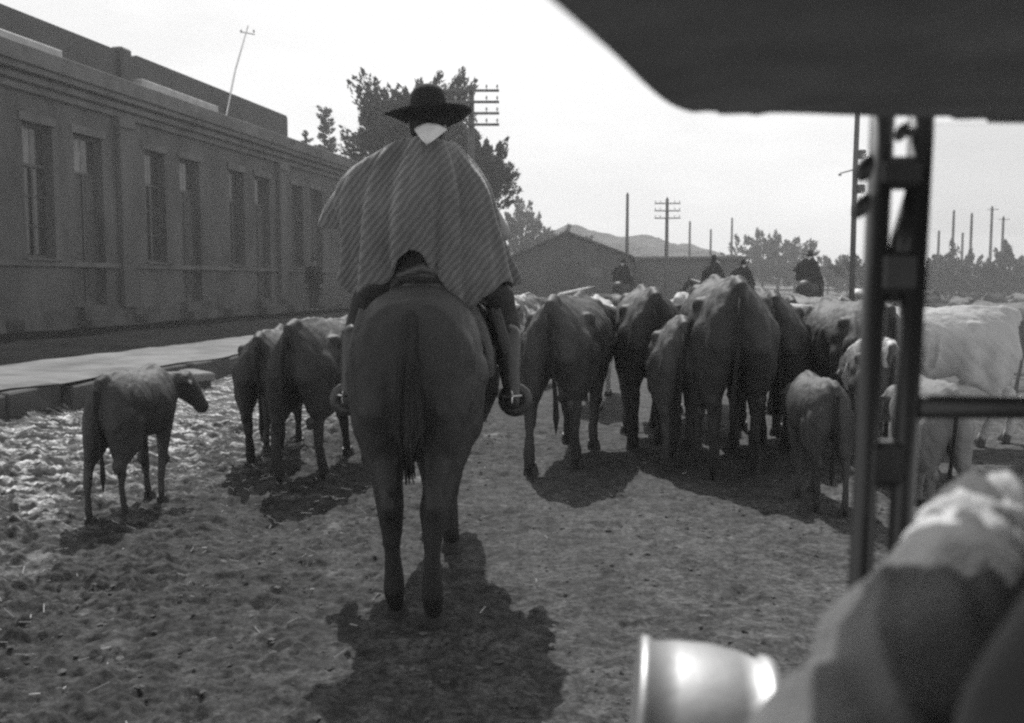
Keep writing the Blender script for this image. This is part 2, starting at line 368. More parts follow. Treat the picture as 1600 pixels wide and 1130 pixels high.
# kerb stones along the pavement edge: one by one
kb = bmesh.new(); box(kb, (-.09, -.43, -.30), (.09, .43, 0), bev=.02); kme = bpy.data.meshes.new('kerb_stone'); kb.to_mesh(kme); kb.free(); kme.materials.append(M['kerb'])
pav = bpy.data.objects['pavement']
for i in range(48):
    s = 6.5+i*.9
    e = (float(fbm(np.array(s*.9), np.array(8.), 3, 5))-.5)*.5
    o = bpy.data.objects.new('kerb_stone', kme); COL.objects.link(o); o.parent = pav
    o.location = rf(s, -7.06+e+random.uniform(-.02, .02), .345+random.uniform(-.02, .015)); o.rotation_euler = (random.uniform(-.03, .03), random.uniform(-.05, .05), -A+random.uniform(-.03, .03))
# culvert edge: pale stone slab lying across the gutter
cu = empty('culvert_slab', (-4.75, 13.6, .16), R(-52))
b = bmesh.new(); box(b, (-1.05, -.14, 0), (1.05, .14, .12), bev=.02); link('slab', b, M['stone'], cu)
b = bmesh.new(); box(b, (-1.0, -.10, -.2), (-.6, .10, 0)); box(b, (.6, -.10, -.2), (1.0, .10, 0)); link('footing', b, M['kerb'], cu)
tag(cu, 'pale stone slab bridging the gutter beside the raised pavement', 'slab')

# ------------------------------------------------------------------ long station-like building
bld = empty('long_building', rf(18.2, -14.6, .4), -A)     # local: x across to the road, y along the facade
S0, S1 = -9.5, 33.
wins = [1.25+4.75*k for k in range(-2, 7)]; doors = [3.08+4.75*k for k in range(-2, 7)]
ops = sorted([(c-.5, c+.5, 1.62, 4.62, 'w') for c in wins]+[(c-.56, c+.56, .52, 4.62, 'd') for c in doors])
b = bmesh.new(); prev = S0
for (a0, a1, z0, z1, k) in ops:
    if a0 > prev: box(b, (-.45, prev, 0), (0, a0, 5.6))
    box(b, (-.45, a0, 0), (0, a1, z0)); box(b, (-.45, a0, z1), (0, a1, 5.6)); prev = a1
box(b, (-.45, prev, 0), (0, S1, 5.6)); box(b, (-9, S0, 0), (-.45, S0+.4, 5.6)); box(b, (-9, S1-.4, 0), (-.45, S1, 5.6)); box(b, (-9.4, S0, 0), (-9, S1, 5.6))
link('wall', b, M['plaster'], bld)
b = bmesh.new(); box(b, (-9.5, S0-.1, 5.62), (-.1, S1+.1, 6.1)); link('roof', b, M['parapet'], bld)
def bpart(name, lo, hi, m, bev=.01, parent=None):
    b = bmesh.new(); box(b, lo, hi, bev=bev); return link(name, b, m, parent or bld)
bpart('plinth', (0, S0, -.3), (.09, S1, .42), M['plinth'])
bpart('string_course', (0, S0, 1.44), (.07, S1, 1.56), M['cornice'])
cb = bmesh.new()
for (x0, x1, z0, z1) in ((0, .12, 5.25, 5.42), (0, .26, 5.42, 5.58), (-.3, .42, 5.60, 5.74), (-.3, .50, 5.74, 6.12)): box(cb, (x0, S0-.2, z0), (x1, S1+.2, z1), bev=.015)
link('cornice', cb, M['cornice'], bld)
# low skirting openings
for i in range(12):
    s = -2.5+i*2.4; fr = bpart('vent', (.09, s, .02), (.11, s+.55, .26), M['glass'], 0)
# long parapets with the rounded end at the gap
def parapet(s0, s1, top):
    b = bmesh.new(); pr = []
    n = 6; rr = .28
    for k in range(n+1): a = math.pi-math.pi/2*k/n; pr.append((s0+rr+rr*math.cos(a), top-rr+rr*math.sin(a)))
    for k in range(n+1): a = math.pi/2-math.pi/2*k/n; pr.append((s1-rr*.5+rr*.5*math.cos(a), top-rr*.5+rr*.5*math.sin(a)))
    pr += [(s1, 6.1), (s0, 6.1)]
    v0 = [b.verts.new((-.15, y, z)) for y, z in pr]; v1 = [b.verts.new((.12, y, z)) for y, z in pr]
    b.faces.new(v0); b.faces.new(v1[::-1])
    for i in range(len(pr)): j = (i+1) % len(pr); b.faces.new((v0[i], v1[i], v1[j], v0[j]))
    return link('parapet', b, M['parapet'], bld)
parapet(S0, 4.6, 6.92); parapet(4.85, 14.5, 6.98)
b = bmesh.new(); box(b, (-.1, 4.25, 6.12), (.25, 4.7, 7.02), bev=.05); link('gutter_head', b, M['parapet'], bld)
bpart('flashing', (.12, 4.85, 6.13), (.40, 8.9, 6.33), M['flashing'], .02); bpart('flashing', (.12, -1.6, 6.13), (.40, 1.7, 6.30), M['flashing'], .02)
# pilasters
for s in [4.45+9.5*k for k in range(-1, 4)]:
    if S0 < s < S1:
        p = bpart('pilaster', (.0, s-.27, .42), (.16, s+.27, 5.25), M['plaster2'], .015); bpart('capital', (.0, s-.33, 5.0), (.22, s+.33, 5.24), M['cornice'], .015, p)
# windows and doors, each with its own frame, panes
def window(s, z0, z1, door):
    hw = .56 if door else .5
    root = bmesh.new(); H = z1-z0
    for lo, hi in (((-.26, s-hw, z0), (-.18, s-hw+.08, z1)), ((-.26, s+hw-.08, z0), (-.18, s+hw, z1)), ((-.26, s-hw+.08, z1-.08), (-.18, s+hw-.08, z1)), ((-.26, s-hw+.08, z0), (-.18, s+hw-.08, z0+.08)),
                   ((-.26, s-hw+.08, z1-.95), (-.18, s+hw-.08, z1-.88)), ((-.255, s-.035, z0+.08), (-.175, s+.035, z1-.95))): box(root, lo, hi)
    fr = link('door' if door else 'window', root, M['frame'], bld)
    for side in (-1, 1):
        y0, y1 = (s-hw+.08, s-.035) if side < 0 else (s+.035, s+hw-.08)
        if door:
            bb = bmesh.new(); box(bb, (-.25, y0, z0+.08), (-.205, y1, z1-.95))
            for q in range(3):
                zz = z0+.25+q*1.0; box(bb, (-.206, y0+.07, zz), (-.188, y1-.07, zz+.8), bev=.008)
            link('leaf', bb, M['shutter'], fr)
        else:
            for q in range(3):
                zz = z0+.08+q*(H-1.03)/3; bb = bmesh.new(); box(bb, (-.235, y0, zz+.02), (-.225, y1, zz+(H-1.03)/3-.02)); link('pane', bb, M['glass'], fr)
                if q: bb = bmesh.new(); box(bb, (-.25, y0, zz-.02), (-.19, y1, zz+.02)); link('glazing_bar', bb, M['frame'], fr)
    return fr
def transom(fr, s, z1, hw, pale):
    for side in (-1, 1):
        bb = bmesh.new(); y0, y1 = (s-hw+.08, s-.01) if side < 0 else (s+.01, s+hw-.08)
        o = link('transom_pane', bb, None, fr) if False else None
        box(bb, (-.235, y0, z1-.88), (-.225, y1, z1-.08)); link('transom_pane', bb, M['blind'] if (pale and side < 0) else M['glass'], fr)
for i, s in enumerate(wins):
    f = window(s, 1.62, 4.62, False); transom(f, s, 4.62, .5, i == 2)
    bb = bmesh.new(); box(bb, (-.1, s-.6, 1.565), (.12, s+.6, 1.62), bev=.008); link('sill', bb, M['cornice'], f)
    bb = bmesh.new(); box(bb, (0, s-.62, 4.62), (.05, s+.62, 4.82), bev=.008); link('lintel', bb, M['cornice'], f)
for i, s in enumerate(doors):
    f = window(s, .52, 4.62, True); transom(f, s, 4.62, .56, i in (2, 3, 4))
    bb = bmesh.new(); box(bb, (0, s-.7, 0), (.42, s+.7, .24), bev=.01); box(bb, (0, s-.7, .24), (.24, s+.7, .50), bev=.01); link('step', bb, M['plinth'], f)
    bb = bmesh.new(); box(bb, (0, s-.66, 4.62), (.05, s+.66, 4.82), bev=.008); link('lintel', bb, M['cornice'], f)
tag(bld, 'long shaded plastered building with tall doors and windows and a heavy cornice', 'building')

# leaning wireless mast on the roof
ms = empty('roof_mast', (-8.9, 30.3, 6.5)); b = bmesh.new(); tube(b, [(0, 0, 0), (.35, 0, 1.5), (.78, 0, 2.85)], [.035, .03, .02], 8); link('pole', b, M['steel'], ms)
b = bmesh.new(); tube(b, [(.55, 0, 2.66), (.98, 0, 2.58)], [.018, .018], 6); link('crossarm', b, M['steel'], ms)
for dx in (.56, .95): b = bmesh.new(); ball(b, (dx, 0, 2.68), (.035, .035, .05), 8); link('insulator', b, M['ceramic'], ms)
tag(ms, 'thin leaning mast with a small crossarm on the building roof', 'mast')

# ------------------------------------------------------------------ telegraph poles
def tpole(loc, h, r, arms, half, label, group=None, lean=0, sp=.34, ins=True, first=.2):
    t = empty('telegraph_pole', loc); b = bmesh.new(); tube(b, [(0, 0, -.5), (lean*.5, 0, h*.5), (lean, 0, h)], [r, r*.9, r*.75], 10); link('pole', b, M['wood_far'], t, True)
    b = bmesh.new(); tube(b, [(lean, 0, h), (lean, 0, h+r*1.2)], [r*.8, r*.1], 10); link('cap', b, M['wood_far'], t)
    ime = None
    for k in range(arms):
        z = h-first-k*sp; b = bmesh.new(); box(b, (lean-half, -r-.07, z-.035), (lean+half, -r+.01, z+.035), bev=.005); a = link('crossarm', b, M['wood_far'], t)
        if ins:
            if ime is None:
                bb = bmesh.new(); tube(bb, [(0, 0, 0), (0, 0, .05), (0, 0, .06), (0, 0, .13), (0, 0, .15)], [.012, .012, .035, .03, .01], 7); ime = bpy.data.meshes.new('insulator'); bb.to_mesh(ime); bb.free(); ime.materials.append(M['ceramic'])
            for q in (-.93, -.55, .55, .93):
                o = bpy.data.objects.new('insulator', ime); COL.objects.link(o); o.parent = a; o.location = (lean+half*q, -r-.03, z+.035)
    return tag(t, label, 'pole', group)
tpole((-1.25, 30, .3), 7.1, .12, 4, .86, 'tall telegraph pole with four crossarms rising behind the rider\'s hat', first=.1)
tpole((9.6, 60, .5), 6.05, .13, 3, .8, 'distant telegraph pole with three short crossarms beyond the shed', 'telegraph poles along the road', first=.25, sp=.45)
tpole((7.2, 60.5, .5), 6.4, .12, 0, .8, 'bare pale pole beyond the shed roof, left of the pole with crossarms', 'telegraph poles along the road')
for i, (x, y, h, lab) in enumerate([(19.3, 105, 7.3, 'faint far bare pole just right of the distant pole with crossarms'), (22.2, 108, 6.6, 'faint far pole directly above the mounted herder in front of the hill'), (25.0, 110, 8.0, 'faint far pole rising left of the distant trees')]):
    tpole((x, y, .6), h, .15, 0, .5, lab, 'faint far poles')
for i, (px_, h, arm) in enumerate([(1462, 6.6, 0), (1484, 9.0, 0), (1499, 6.8, 0), (1512, 8.4, 0), (1543, 9.4, 1), (1561, 8.6, 1)]):
    y = 100+4*(i % 3); x = (px_-800)/1500*y*1.0
    tpole((x, y, .0), h, .17, arm, .6, ['faint leftmost pole of the cluster seen through the windscreen', 'second faint pole of the cluster seen through the windscreen', 'short third faint pole of the cluster through the windscreen', 'fourth faint pole above the dark tree through the windscreen', 'tallest faint pole with a crossarm, seen through the windscreen', 'rightmost faint pole with a crossarm, seen through the windscreen'][i], 'poles seen through the windscreen', ins=False)
np_ = empty('telegraph_pole', (7.06, 20, -.1)); b = bmesh.new(); tube(b, [(0, 0, -.3), (0, 0, 4), (.04, 0, 8)], [.062, .055, .05], 10); link('pole', b, M['wood_far'], np_, True)
b = bmesh.new(); tube(b, [(-.30, 0, 3.82), (0, 0, 3.9)], [.014, .02], 6); ball(b, (-.31, 0, 3.80), .04, 8); link('arm', b, M['steel'], np_)
for zz, s_ in ((4.20, .09), (3.86, .12), (3.5, .09)): b = bmesh.new(); box(b, (.03, -.09, zz-s_), (.20, .09, zz+s_), bev=.03); link('transformer_box', b, M['wood_far'], np_)
tag(np_, 'thin dark pole with boxes and a short arm just left of the windscreen post', 'pole')

# ------------------------------------------------------------------ shed, hill, fence
sh = empty('gabled_shed', (3.3, 60, .7), R(-8)); b = bmesh.new(); W_, D_ = 3.9, 14
pr = [(-W_, -.4), (W_, -.4), (W_, 2.35), (.15, 3.75), (-W_, 2.0)]
v0 = [b.verts.new((x, 0, z)) for x, z in pr]; v1 = [b.verts.new((x, D_, z)) for x, z in pr]; b.faces.new(v0); b.faces.new(v1[::-1])
for i in range(5): j = (i+1) % 5; b.faces.new((v0[i], v1[i], v1[j], v0[j]))
link('wall', b, M['shed_wall'], sh)
for sx, ze in ((-1, 1.93), (1, 2.28)):
    b = bmesh.new(); q = [(sx*(W_+.35), -.35, ze-.02), (.15, -.35, 3.80), (.15, D_+.3, 3.80), (sx*(W_+.35), D_+.3, ze-.02)]; lo = [b.verts.new(p) for p in q]; hi = [b.verts.new((p[0], p[1], p[2]+.12)) for p in q]
    b.faces.new(lo[::-1]); b.faces.new(hi)
    for i in range(4): j = (i+1) % 4; b.faces.new((lo[i], lo[j], hi[j], hi[i]))
    link('roof', b, M['shed_roof'], sh)
b = bmesh.new(); box(b, (-1.1, -.06, 0), (.6, 0, 2.0), bev=.01); link('door', b, M['shutter'], sh)
for x in (-2.6, 1.9): b = bmesh.new(); box(b, (x-.4, -.05, 1.0), (x+.4, 0, 1.7), bev=.01); link('window', b, M['glass'], sh)
tag(sh, 'dark gabled wooden shed beyond the herd below the hill', 'shed')
lb = empty('low_warehouse', (10.6, 72, .8), R(-12)); b = bmesh.new(); box(b, (-5.2, 0, -.5), (6.5, 6, 2.3)); link('wall', b, M['shed_wall'], lb)
b = bmesh.new(); box(b, (-5.5, -.4, 2.3), (6.8, 6.3, 2.55), bev=.05); link('roof', b, M['shed_roof'], lb)
for x in (-3.5, -.5, 2.5): b = bmesh.new(); box(b, (x-.5, -.05, .1), (x+.5, 0, 1.7)); link('door', b, M['shutter'], lb)
tag(lb, 'long low dark warehouse right of the gabled shed', 'warehouse')
def hill(name, x0, x1, y0, y1, prof, m):
    b = bmesh.new(); nx, ny = 260, 20; rows = []
    for j in range(ny):
        t = j/(ny-1); row = []
        for i in range(nx):
            x = x0+(x1-x0)*i/(nx-1); h = prof(x)*math.sin(math.pi*min(1, t*1.0))**.8 if t < 1 else 0
            h += (float(fbm(np.array(x*.35), np.array(t*8), 5, 3))-.5)*2.6*math.sin(math.pi*t)
            row.append(b.verts.new((x, y0+(y1-y0)*t, .6+h)))
        rows.append(row)
    for j in range(ny-1):
        for i in range(nx-1): b.faces.new((rows[j][i], rows[j][i+1], rows[j+1][i+1], rows[j+1][i]))
    return tag(link(name, b, m, smooth=True), kind='structure')
def prof(x):
    pts = [(-60, 5), (-20, 6.5), (0, 8), (12, 12.4), (22, 10.3), (27, 10.6), (31, 9.2), (38, 8.0), (52, 5), (75, 3), (140, 2.5)]
    return float(np.interp(x, *zip(*pts)))
hill('hill', -70, 170, 175, 230, prof, M['hill'])
fe = empty('rail_fence', (2.2, 45, .25), -A)
for k in range(16):
    b = bmesh.new(); tube(b, [(0, k*2.4, -.3), (0, k*2.4, .70+k*.045)], [.06, .05], 7); link('post', b, M['wood_far'], fe)
    if k < 15: b = bmesh.new(); tube(b, [(0, k*2.4, .66+k*.045), (0, k*2.4+2.4, .66+(k+1)*.045)], [.055, .055], 7); link('rail', b, M['rail'], fe)
tag(fe, 'pale low rail fence along the road in front of the shed', 'fence')

# ------------------------------------------------------------------ trees
def tree(loc, h, rad, label, seed, n_cl=60, leaves=70, leaf=.16, lean=(0, 0), conifer=False, group=None, m=None, base=.3, spray=.9, name='tree', fl=(1, 1)):
    rg = random.Random(seed); t = empty(name, loc); b = bmesh.new()
    top = Vector((lean[0], lean[1], h*.8)); tube(b, [(0, 0, -.3), top*.35, top*.7, top], [h*.028, h*.022, h*.013, h*.004], 8)
    V = []; F = []; k = 0; mid = Vector((lean[0]*.7, lean[1]*.7, h*(base+1)/2)); hz = h*(1-base)/2
    for c in range(n_cl):
        if conifer:
            zz = base+(1-base)*rg.random()**.85; a = rg.random()*6.28; rr = rad*(1-zz)/(1-base)*rg.uniform(.2, 1)+.1
            p = Vector((math.cos(a)*rr+lean[0]*zz, math.sin(a)*rr, zz*h)); st = Vector((lean[0]*zz, 0, zz*h-rr*.2)); d = (p-st).normalized()+Vector((0, 0, .35))
        else:
            while True:
                q = Vector((rg.uniform(-1, 1), rg.uniform(-1, 1), rg.uniform(-1, 1)))
                if .2 < q.length < 1: break
            q *= (1+.25*math.sin(5*math.atan2(q.z, q.x)+seed))
            p = mid+Vector((q.x*rad*fl[0], q.y*rad, q.z*hz*fl[1])); st = Vector((lean[0]*.4, 0, h*base*.9+.35*max(0, p.z-h*base))); d = (p-st)
        d = d.normalized(); tube(b, [st, (st+p)/2+Vector((rg.uniform(-.1, .1), 0, rg.uniform(-.1, .1)))*rad*.3, p], [h*.008, h*.005, h*.001], 5, cap=False)
        L = rad*rg.uniform(.18, .42)*spray
        e1 = d.orthogonal().normalized(); e2 = d.cross(e1)
        for i in range(leaves):
            u = rg.random(); w_ = L*.45*(1-u)**.6+.04; a = rg.random()*6.28; r_ = w_*math.sqrt(rg.random())
            c0 = p+d*(u*L*1.5-L*.4)+(e1*math.cos(a)+e2*math.sin(a))*r_
            dd = (d+Vector((rg.gauss(0, .4), rg.gauss(0, .4), rg.gauss(0, .4)))).normalized()*leaf*rg.uniform(.6, 1.5)
            ss = dd.cross(Vector((rg.gauss(0, 1), rg.gauss(0, 1), rg.gauss(0, 1)))).normalized()*leaf*rg.uniform(.2, .4)
            V += [c0-dd*.5, c0+ss, c0+dd*.8, c0-ss]; F.append((k, k+1, k+2, k+3)); k += 4
    link('trunk', b, M['bark'], t)
    me = bpy.data.meshes.new('crown'); me.from_pydata([tuple(v) for v in V], [], F); link('crown', me, m or M['leaf'], t)
    return tag(t, label, 'tree', group)
tree((-4.75, 47, .4), 10.2, 2.9, 'large wind-blown leafy tree standing behind the rider', 3, 520, 62, .19, (.1, 0), base=.48, spray=.95)
tree((-1.75, 48, .4), 8.1, 1.45, 'smaller tree with tapering branches right of the telegraph pole', 4, 130, 60, .18, (.5, .0), base=.52, spray=1.25)
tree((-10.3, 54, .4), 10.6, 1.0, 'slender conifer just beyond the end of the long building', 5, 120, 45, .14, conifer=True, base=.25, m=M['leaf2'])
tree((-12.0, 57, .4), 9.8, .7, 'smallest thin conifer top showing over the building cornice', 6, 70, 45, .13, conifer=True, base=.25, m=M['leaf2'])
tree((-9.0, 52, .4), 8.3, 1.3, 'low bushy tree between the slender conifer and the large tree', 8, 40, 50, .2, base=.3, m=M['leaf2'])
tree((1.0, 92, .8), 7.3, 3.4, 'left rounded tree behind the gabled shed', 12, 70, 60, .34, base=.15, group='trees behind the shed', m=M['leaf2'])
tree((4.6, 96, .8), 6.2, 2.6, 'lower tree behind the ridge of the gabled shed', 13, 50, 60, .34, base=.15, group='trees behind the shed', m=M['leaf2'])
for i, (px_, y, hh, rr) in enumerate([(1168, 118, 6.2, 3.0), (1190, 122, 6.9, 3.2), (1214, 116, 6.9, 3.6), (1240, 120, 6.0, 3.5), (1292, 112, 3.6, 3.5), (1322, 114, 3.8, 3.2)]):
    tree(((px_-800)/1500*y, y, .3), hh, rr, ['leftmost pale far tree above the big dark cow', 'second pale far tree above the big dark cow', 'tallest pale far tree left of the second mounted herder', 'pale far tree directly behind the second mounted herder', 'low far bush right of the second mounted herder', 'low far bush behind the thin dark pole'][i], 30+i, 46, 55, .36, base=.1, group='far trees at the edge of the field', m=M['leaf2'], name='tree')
for i, (px_, y, hh, rr) in enumerate([(1365, 74, 3.9, 2.6), (1398, 78, 4.0, 2.6), (1452, 72, 3.1, 2.0), (1476, 75, 2.9, 2.2), (1506, 70, 3.7, 2.2), (1530, 76, 2.6, 1.8), (1556, 69, 3.5, 2.0), (1585, 71, 4.0, 2.4), (1625, 73, 4.3, 2.8)]):
    tree(((px_-800)/1500*y, y, -.1), hh, rr, ['dark bush seen between the two windscreen posts', 'dark bush behind the right windscreen post', 'leftmost dark bush seen through the windscreen', 'second dark low bush seen through the windscreen', 'peaked dark tree seen through the windscreen', 'small dip bush right of the peaked tree through the windscreen', 'dark bush below the tallest pole through the windscreen', 'rightmost dark bush seen through the windscreen', 'dark bush at the right edge beyond the windscreen'][i], 50+i, 44, 60, .24, base=.0, group='dark bushes across the field')

# ------------------------------------------------------------------ cattle
def hairy(me, k):
    """uneven winter coat: small lumps pushed along the normals"""
    n = len(me.vertices); co = np.zeros(n*3); no = np.zeros(n*3); me.vertices.foreach_get('co', co); me.vertex_normals.foreach_get('vector', no)
    co = co.reshape(-1, 3); no = no.reshape(-1, 3); x, y, z = co.T
    d = (fbm(x*9+z*4, y*8+z*3+40, 3, 5)-.5)*.020+(fbm(x*30+20, y*26-z*22, 2, 9)-.5)*.013+(fbm(y*40+9, z*18+x*22, 2, 12)-.5)*.008
    co += no*(d*k)[:, None]; me.vertices.foreach_set('co', co.ravel()); me.update(); return me
def claws(m):
    b = bmesh.new()
    for sx in (-1, 1): tube(b, [(sx*.022, .0, .075), (sx*.026, .02, .03), (sx*.028, .03, 0)], [(.022, .035), (.027, .046), (.030, .052)], 8)
    me = bpy.data.meshes.new('hoof'); bmesh.ops.recalc_face_normals(b, faces=b.faces); b.to_mesh(me); b.free(); me.materials.append(m); return me
HOOF = claws(M['hoof'])
def cow_proto(name, feet=(0, 0, 0, 0), head=(.0, 1.18, .95), muz=(.0, 1.50, .62), horns=.22, calf=False, tailx=.02, lean=1.0, belly=1.0, leg_k=1.0, voxel=.02, wide=1.0):
    """feet: forward shift of (rear left, rear right, front left, front right)"""
    K = .86 if calf else 1.0                       # calves: shallower trunk on long legs
    b = bmesh.new()
    def zz(z): return z
    secs = [(-.83, 1.17, 1.06, .96, .045, 1.9), (-.79, 1.235, 1.04, .84, .125, 1.7), (-.68, 1.285, 1.02, .74, .205, 1.35), (-.50, 1.30, 1.02, .68, .255, 1.3), (-.34, 1.30, 1.02, .65, .290, 1.35),
            (-.15, 1.275, .98, .60, .275, 1.7), (.10, 1.265, .95, .55*belly, .315, 1.8), (.32, 1.28, .95, .56*belly, .30, 1.8), (.52, 1.31, .96, .60, .25, 1.6), (.70, 1.26, .96, .66, .19, 1.8), (.82, 1.15, .94, .76, .11, 2)]
    if calf: secs = [(y*.76, zt, zm+.02, zb+(.10 if -.6 < y < .6 else .04), hw*.86*wide, min(2, nn+.25)) for (y, zt, zm, zb, hw, nn) in secs]
    else: secs = [(y, zt, zm, zb, hw*wide, nn) for (y, zt, zm, zb, hw, nn) in secs]
    loft(b, secs)
    yk = .76 if calf else 1.0; xk = .8 if calf else 1.0; rk = .82 if calf else 1.0; hk = .95 if calf else 1.0
    hoofs = []
    for i, sx in ((0, -1), (1, 1)):
        f = feet[i]
        limb(b, [(sx*.13*xk, -.60*yk, .92), (sx*.155*xk, -.62*yk+f*.15, .70), (sx*.15*xk, -.70*yk+f*.55, .50), (sx*.14*xk, -.72*yk+f*.8, .30), (sx*.14*xk, -.68*yk+f, .12), (sx*.14*xk, -.66*yk+f, .06)],
             [.160*rk, .118*rk, .055*rk, .038*rk, .043*rk, .042*rk])
        limb(b, [(sx*.15*xk, -.40*yk, .85), (sx*.18*xk, -.42*yk+f*.15, .68), (sx*.15*xk, -.66*yk+f*.5, .52)], [.16*rk, .11*rk, .05*rk])
        limb(b, [(sx*.10*xk, -.74*yk, 1.02), (sx*.12*xk, -.76*yk, .86), (sx*.14*xk, -.72*yk+f*.4, .60)], [.09*rk, .10*rk, .07*rk])
        hoofs.append((sx*.14*xk, -.66*yk+f))
    for i, sx in ((2, -1), (3, 1)):
        f = feet[i]
        limb(b, [(sx*.14*xk, .50*yk, .98), (sx*.165*xk, .44*yk+f*.1, .72), (sx*.145*xk, .46*yk+f*.55, .42), (sx*.14*xk, .45*yk+f*.85, .22), (sx*.14*xk, .46*yk+f, .11), (sx*.14*xk, .48*yk+f, .06)],
             [.15*rk, .095*rk, .052*rk, .036*rk, .042*rk, .041*rk])
        hoofs.append((sx*.14*xk, .48*yk+f))
    for sx in (-1, 1):
        if not calf:
            ball(b, (sx*.205, -.42, 1.115), (.062, .085, .060)); ball(b, (sx*.095, -.775, 1.09), (.045, .05, .05)); ball(b, (sx*.145, .46, 1.10), (.07, .09, .16))
            for q in range(5): tube(b, [(sx*.27*wide, -.12+q*.10, 1.06), (sx*.322*wide, -.10+q*.10, .90), (sx*.27*wide, -.08+q*.10, .72)], [.018, .024, .016], 6)
        ball(b, (sx*.145*xk, -.765*yk, .50), (.035, .04, .06)); ball(b, (sx*.145*xk, .47*yk, .41), (.05, .05, .06))
    tube(b, [(0, -.66*yk, 1.275), (0, -.45*yk, 1.29), (0, -.15*yk, 1.268), (0, .15*yk, 1.262), (0, .40*yk, 1.29), (0, .55*yk, 1.30)], [.028, .030, .026, .026, .032, .03], 8)
    # tail head, udder
    limb(b, [(0, -.70*yk, 1.26), (0, -.82*yk, 1.235), (0, -.86*yk, 1.15)], [.055, .04, .028])
    hd = Vector(head); mz = Vector(muz); nb = Vector((0, .62*yk, 1.04))
    mid_ = nb.lerp(hd, .5)+Vector((0, 0, .0))
    tube(b, [nb-Vector((0, .12, 0)), mid_, hd], [(.15*rk, .24*rk), (.115*rk, .18*rk), (.10*rk, .13*rk)], 14)
    ball(b, hd, .125*rk); dv = (mz-hd); dn = dv.normalized()
    tube(b, [hd-dn*.06, hd+dv*.35, hd+dv*.75, mz], [(.125*hk, .13*hk), (.11*hk, .12*hk), (.078*hk, .085*hk), (.08*hk, .075*hk)], 14); ball(b, mz, .078*hk)
    side = dn.cross(Vector((0, 0, 1))).normalized(); upv = side.cross(dn).normalized()
    limb(b, [nb-Vector((0, .1, .2)), mid_-Vector((0, .0, .2)), hd-upv*.1], [.10*rk, .07*rk, .04])   # dewlap
    for sx in (-1, 1):
        e0 = hd+side*sx*.09*rk+upv*.02; e1 = e0+side*sx*(.13 if calf else .18)-dn*.02+Vector((0, 0, -.05))
        tube(b, [e0, e0.lerp(e1, .5), e1], [(.025, .03), (.040, .018), (.010, .01)], 8)
    me = hairy(fuse(b, voxel, 3, 'cow_body'), 1)
    c = empty(name, (0, -500, 0)); body = link('body', me, HIDE['dark'], c)
    for x, y in hoofs: h = bpy.data.objects.new('hoof', HOOF); COL.objects.link(h); h.parent = c; h.location = (x, y, 0)
    b = bmesh.new(); y0 = -.865*yk
    tube(b, [(0, y0, 1.17), (tailx*.4, y0-.03, 1.0), (tailx, y0-.02, .75), (tailx*1.3, y0+.01, .55), (tailx*1.4, y0+.01, .42), (tailx*1.4, y0+.01, .30)], [.026, .018, .013, .018, .024, .004], 9); link('tail', b, M['tail'], c, True)
    if horns:
        for sx in (-1, 1):
            b = bmesh.new(); p0 = hd+side*sx*.06+upv*.09
            tube(b, [p0, p0+side*sx*horns*.55+upv*.02, p0+side*sx*horns*.95+upv*horns*.22-dn*.03, p0+side*sx*horns*1.05+upv*horns*.6], [.032, .027, .018, .005], 9); link('horn', b, M['horn'], c, True)
    for sx in (-1, 1): b = bmesh.new(); ball(b, hd+dn*.12+side*sx*.098*rk+upv*.035, .02, 8); link('eye', b, M['eye'], c, True)
    reg(c); return c
P = dict(
    walk=cow_proto('cow', (.16, -.12, -.18, .20), (0, 1.20, .98), (.02, 1.52, .70), .17),
    stand=cow_proto('cow', (-.05, .14, .10, -.12), (0, 1.16, .80), (-.05, 1.40, .42), 0, tailx=-.03),
    turn=cow_proto('cow', (-.18, .18, .15, -.15), (.30, 1.02, 1.00), (.50, 1.14, .60), .20, tailx=.04),
    ox=cow_proto('cow', (.12, -.16, -.10, .14), (0, 1.25, 1.20), (0, 1.60, .92), .30, wide=1.12),
    calf=cow_proto('calf', (-.13, .06, .10, -.10), (.17, .66, 1.12), (.30, .80, .86), 0, calf=True, tailx=.02),
    calf2=cow_proto('calf', (.08, -.1, -.12, .10), (0, .90, 1.02), (0, 1.18, .78), 0, calf=True, tailx=-.02))
used = set()
def cattle(kind, loc, yaw, scale, hide, label, cat='cow', group='cattle driven along the road', z=None):
    """yaw: degrees clockwise from straight away"""
    root = P[kind]
    if kind in used: r = copy_tree(root)
    else: r = root; used.add(kind)
    r.location = (loc[0], loc[1], (float(gz(np.array(loc[0]), np.array(loc[1])))+.012) if z is None else z); r.rotation_euler = (0, 0, -R(yaw)); r.scale = (scale,)*3
    tag(r, label, cat, group)
    TODO.append((r, hide)); return r
TODO = []
cattle('calf', (-2.46, 6.2), 5, .71, 'brown', 'small brown calf standing alone on the straw at far left', 'calf')
cattle('walk', (-2.02, 8.1), -4, .84, 'dark', 'narrow dark cow at the left of the pair beside the horse')
cattle('stand', (-1.42, 7.6), 14, .93, 'dark', 'broad dark cow just left of the horse, right of the narrow cow')
cattle('turn', (.50, 8.2), 14, 1.06, 'brown', 'dark cow with short horns turning its head right, nearest the horse on the right')
cattle('walk', (1.26, 9.0), 3, 1.10, 'dark', 'dark cow seen squarely from behind between the turning cow and the low cow')
cattle('stand', (1.42, 8.2), 6, .93, 'grey', 'lower grey cow with lit back between two taller dark cows')
cattle('stand', (1.76, 8.0), 5, 1.17, 'dark', 'tallest dark cow of the front group seen from behind')
cattle('turn', (2.35, 8.9), 10, 1.08, 'dark', 'dark cow partly behind the right flank of the tallest cow')
cattle('ox', (2.62, 9.1), 24, .95, 'dark', 'dark cow with pale horns behind the dark calf')
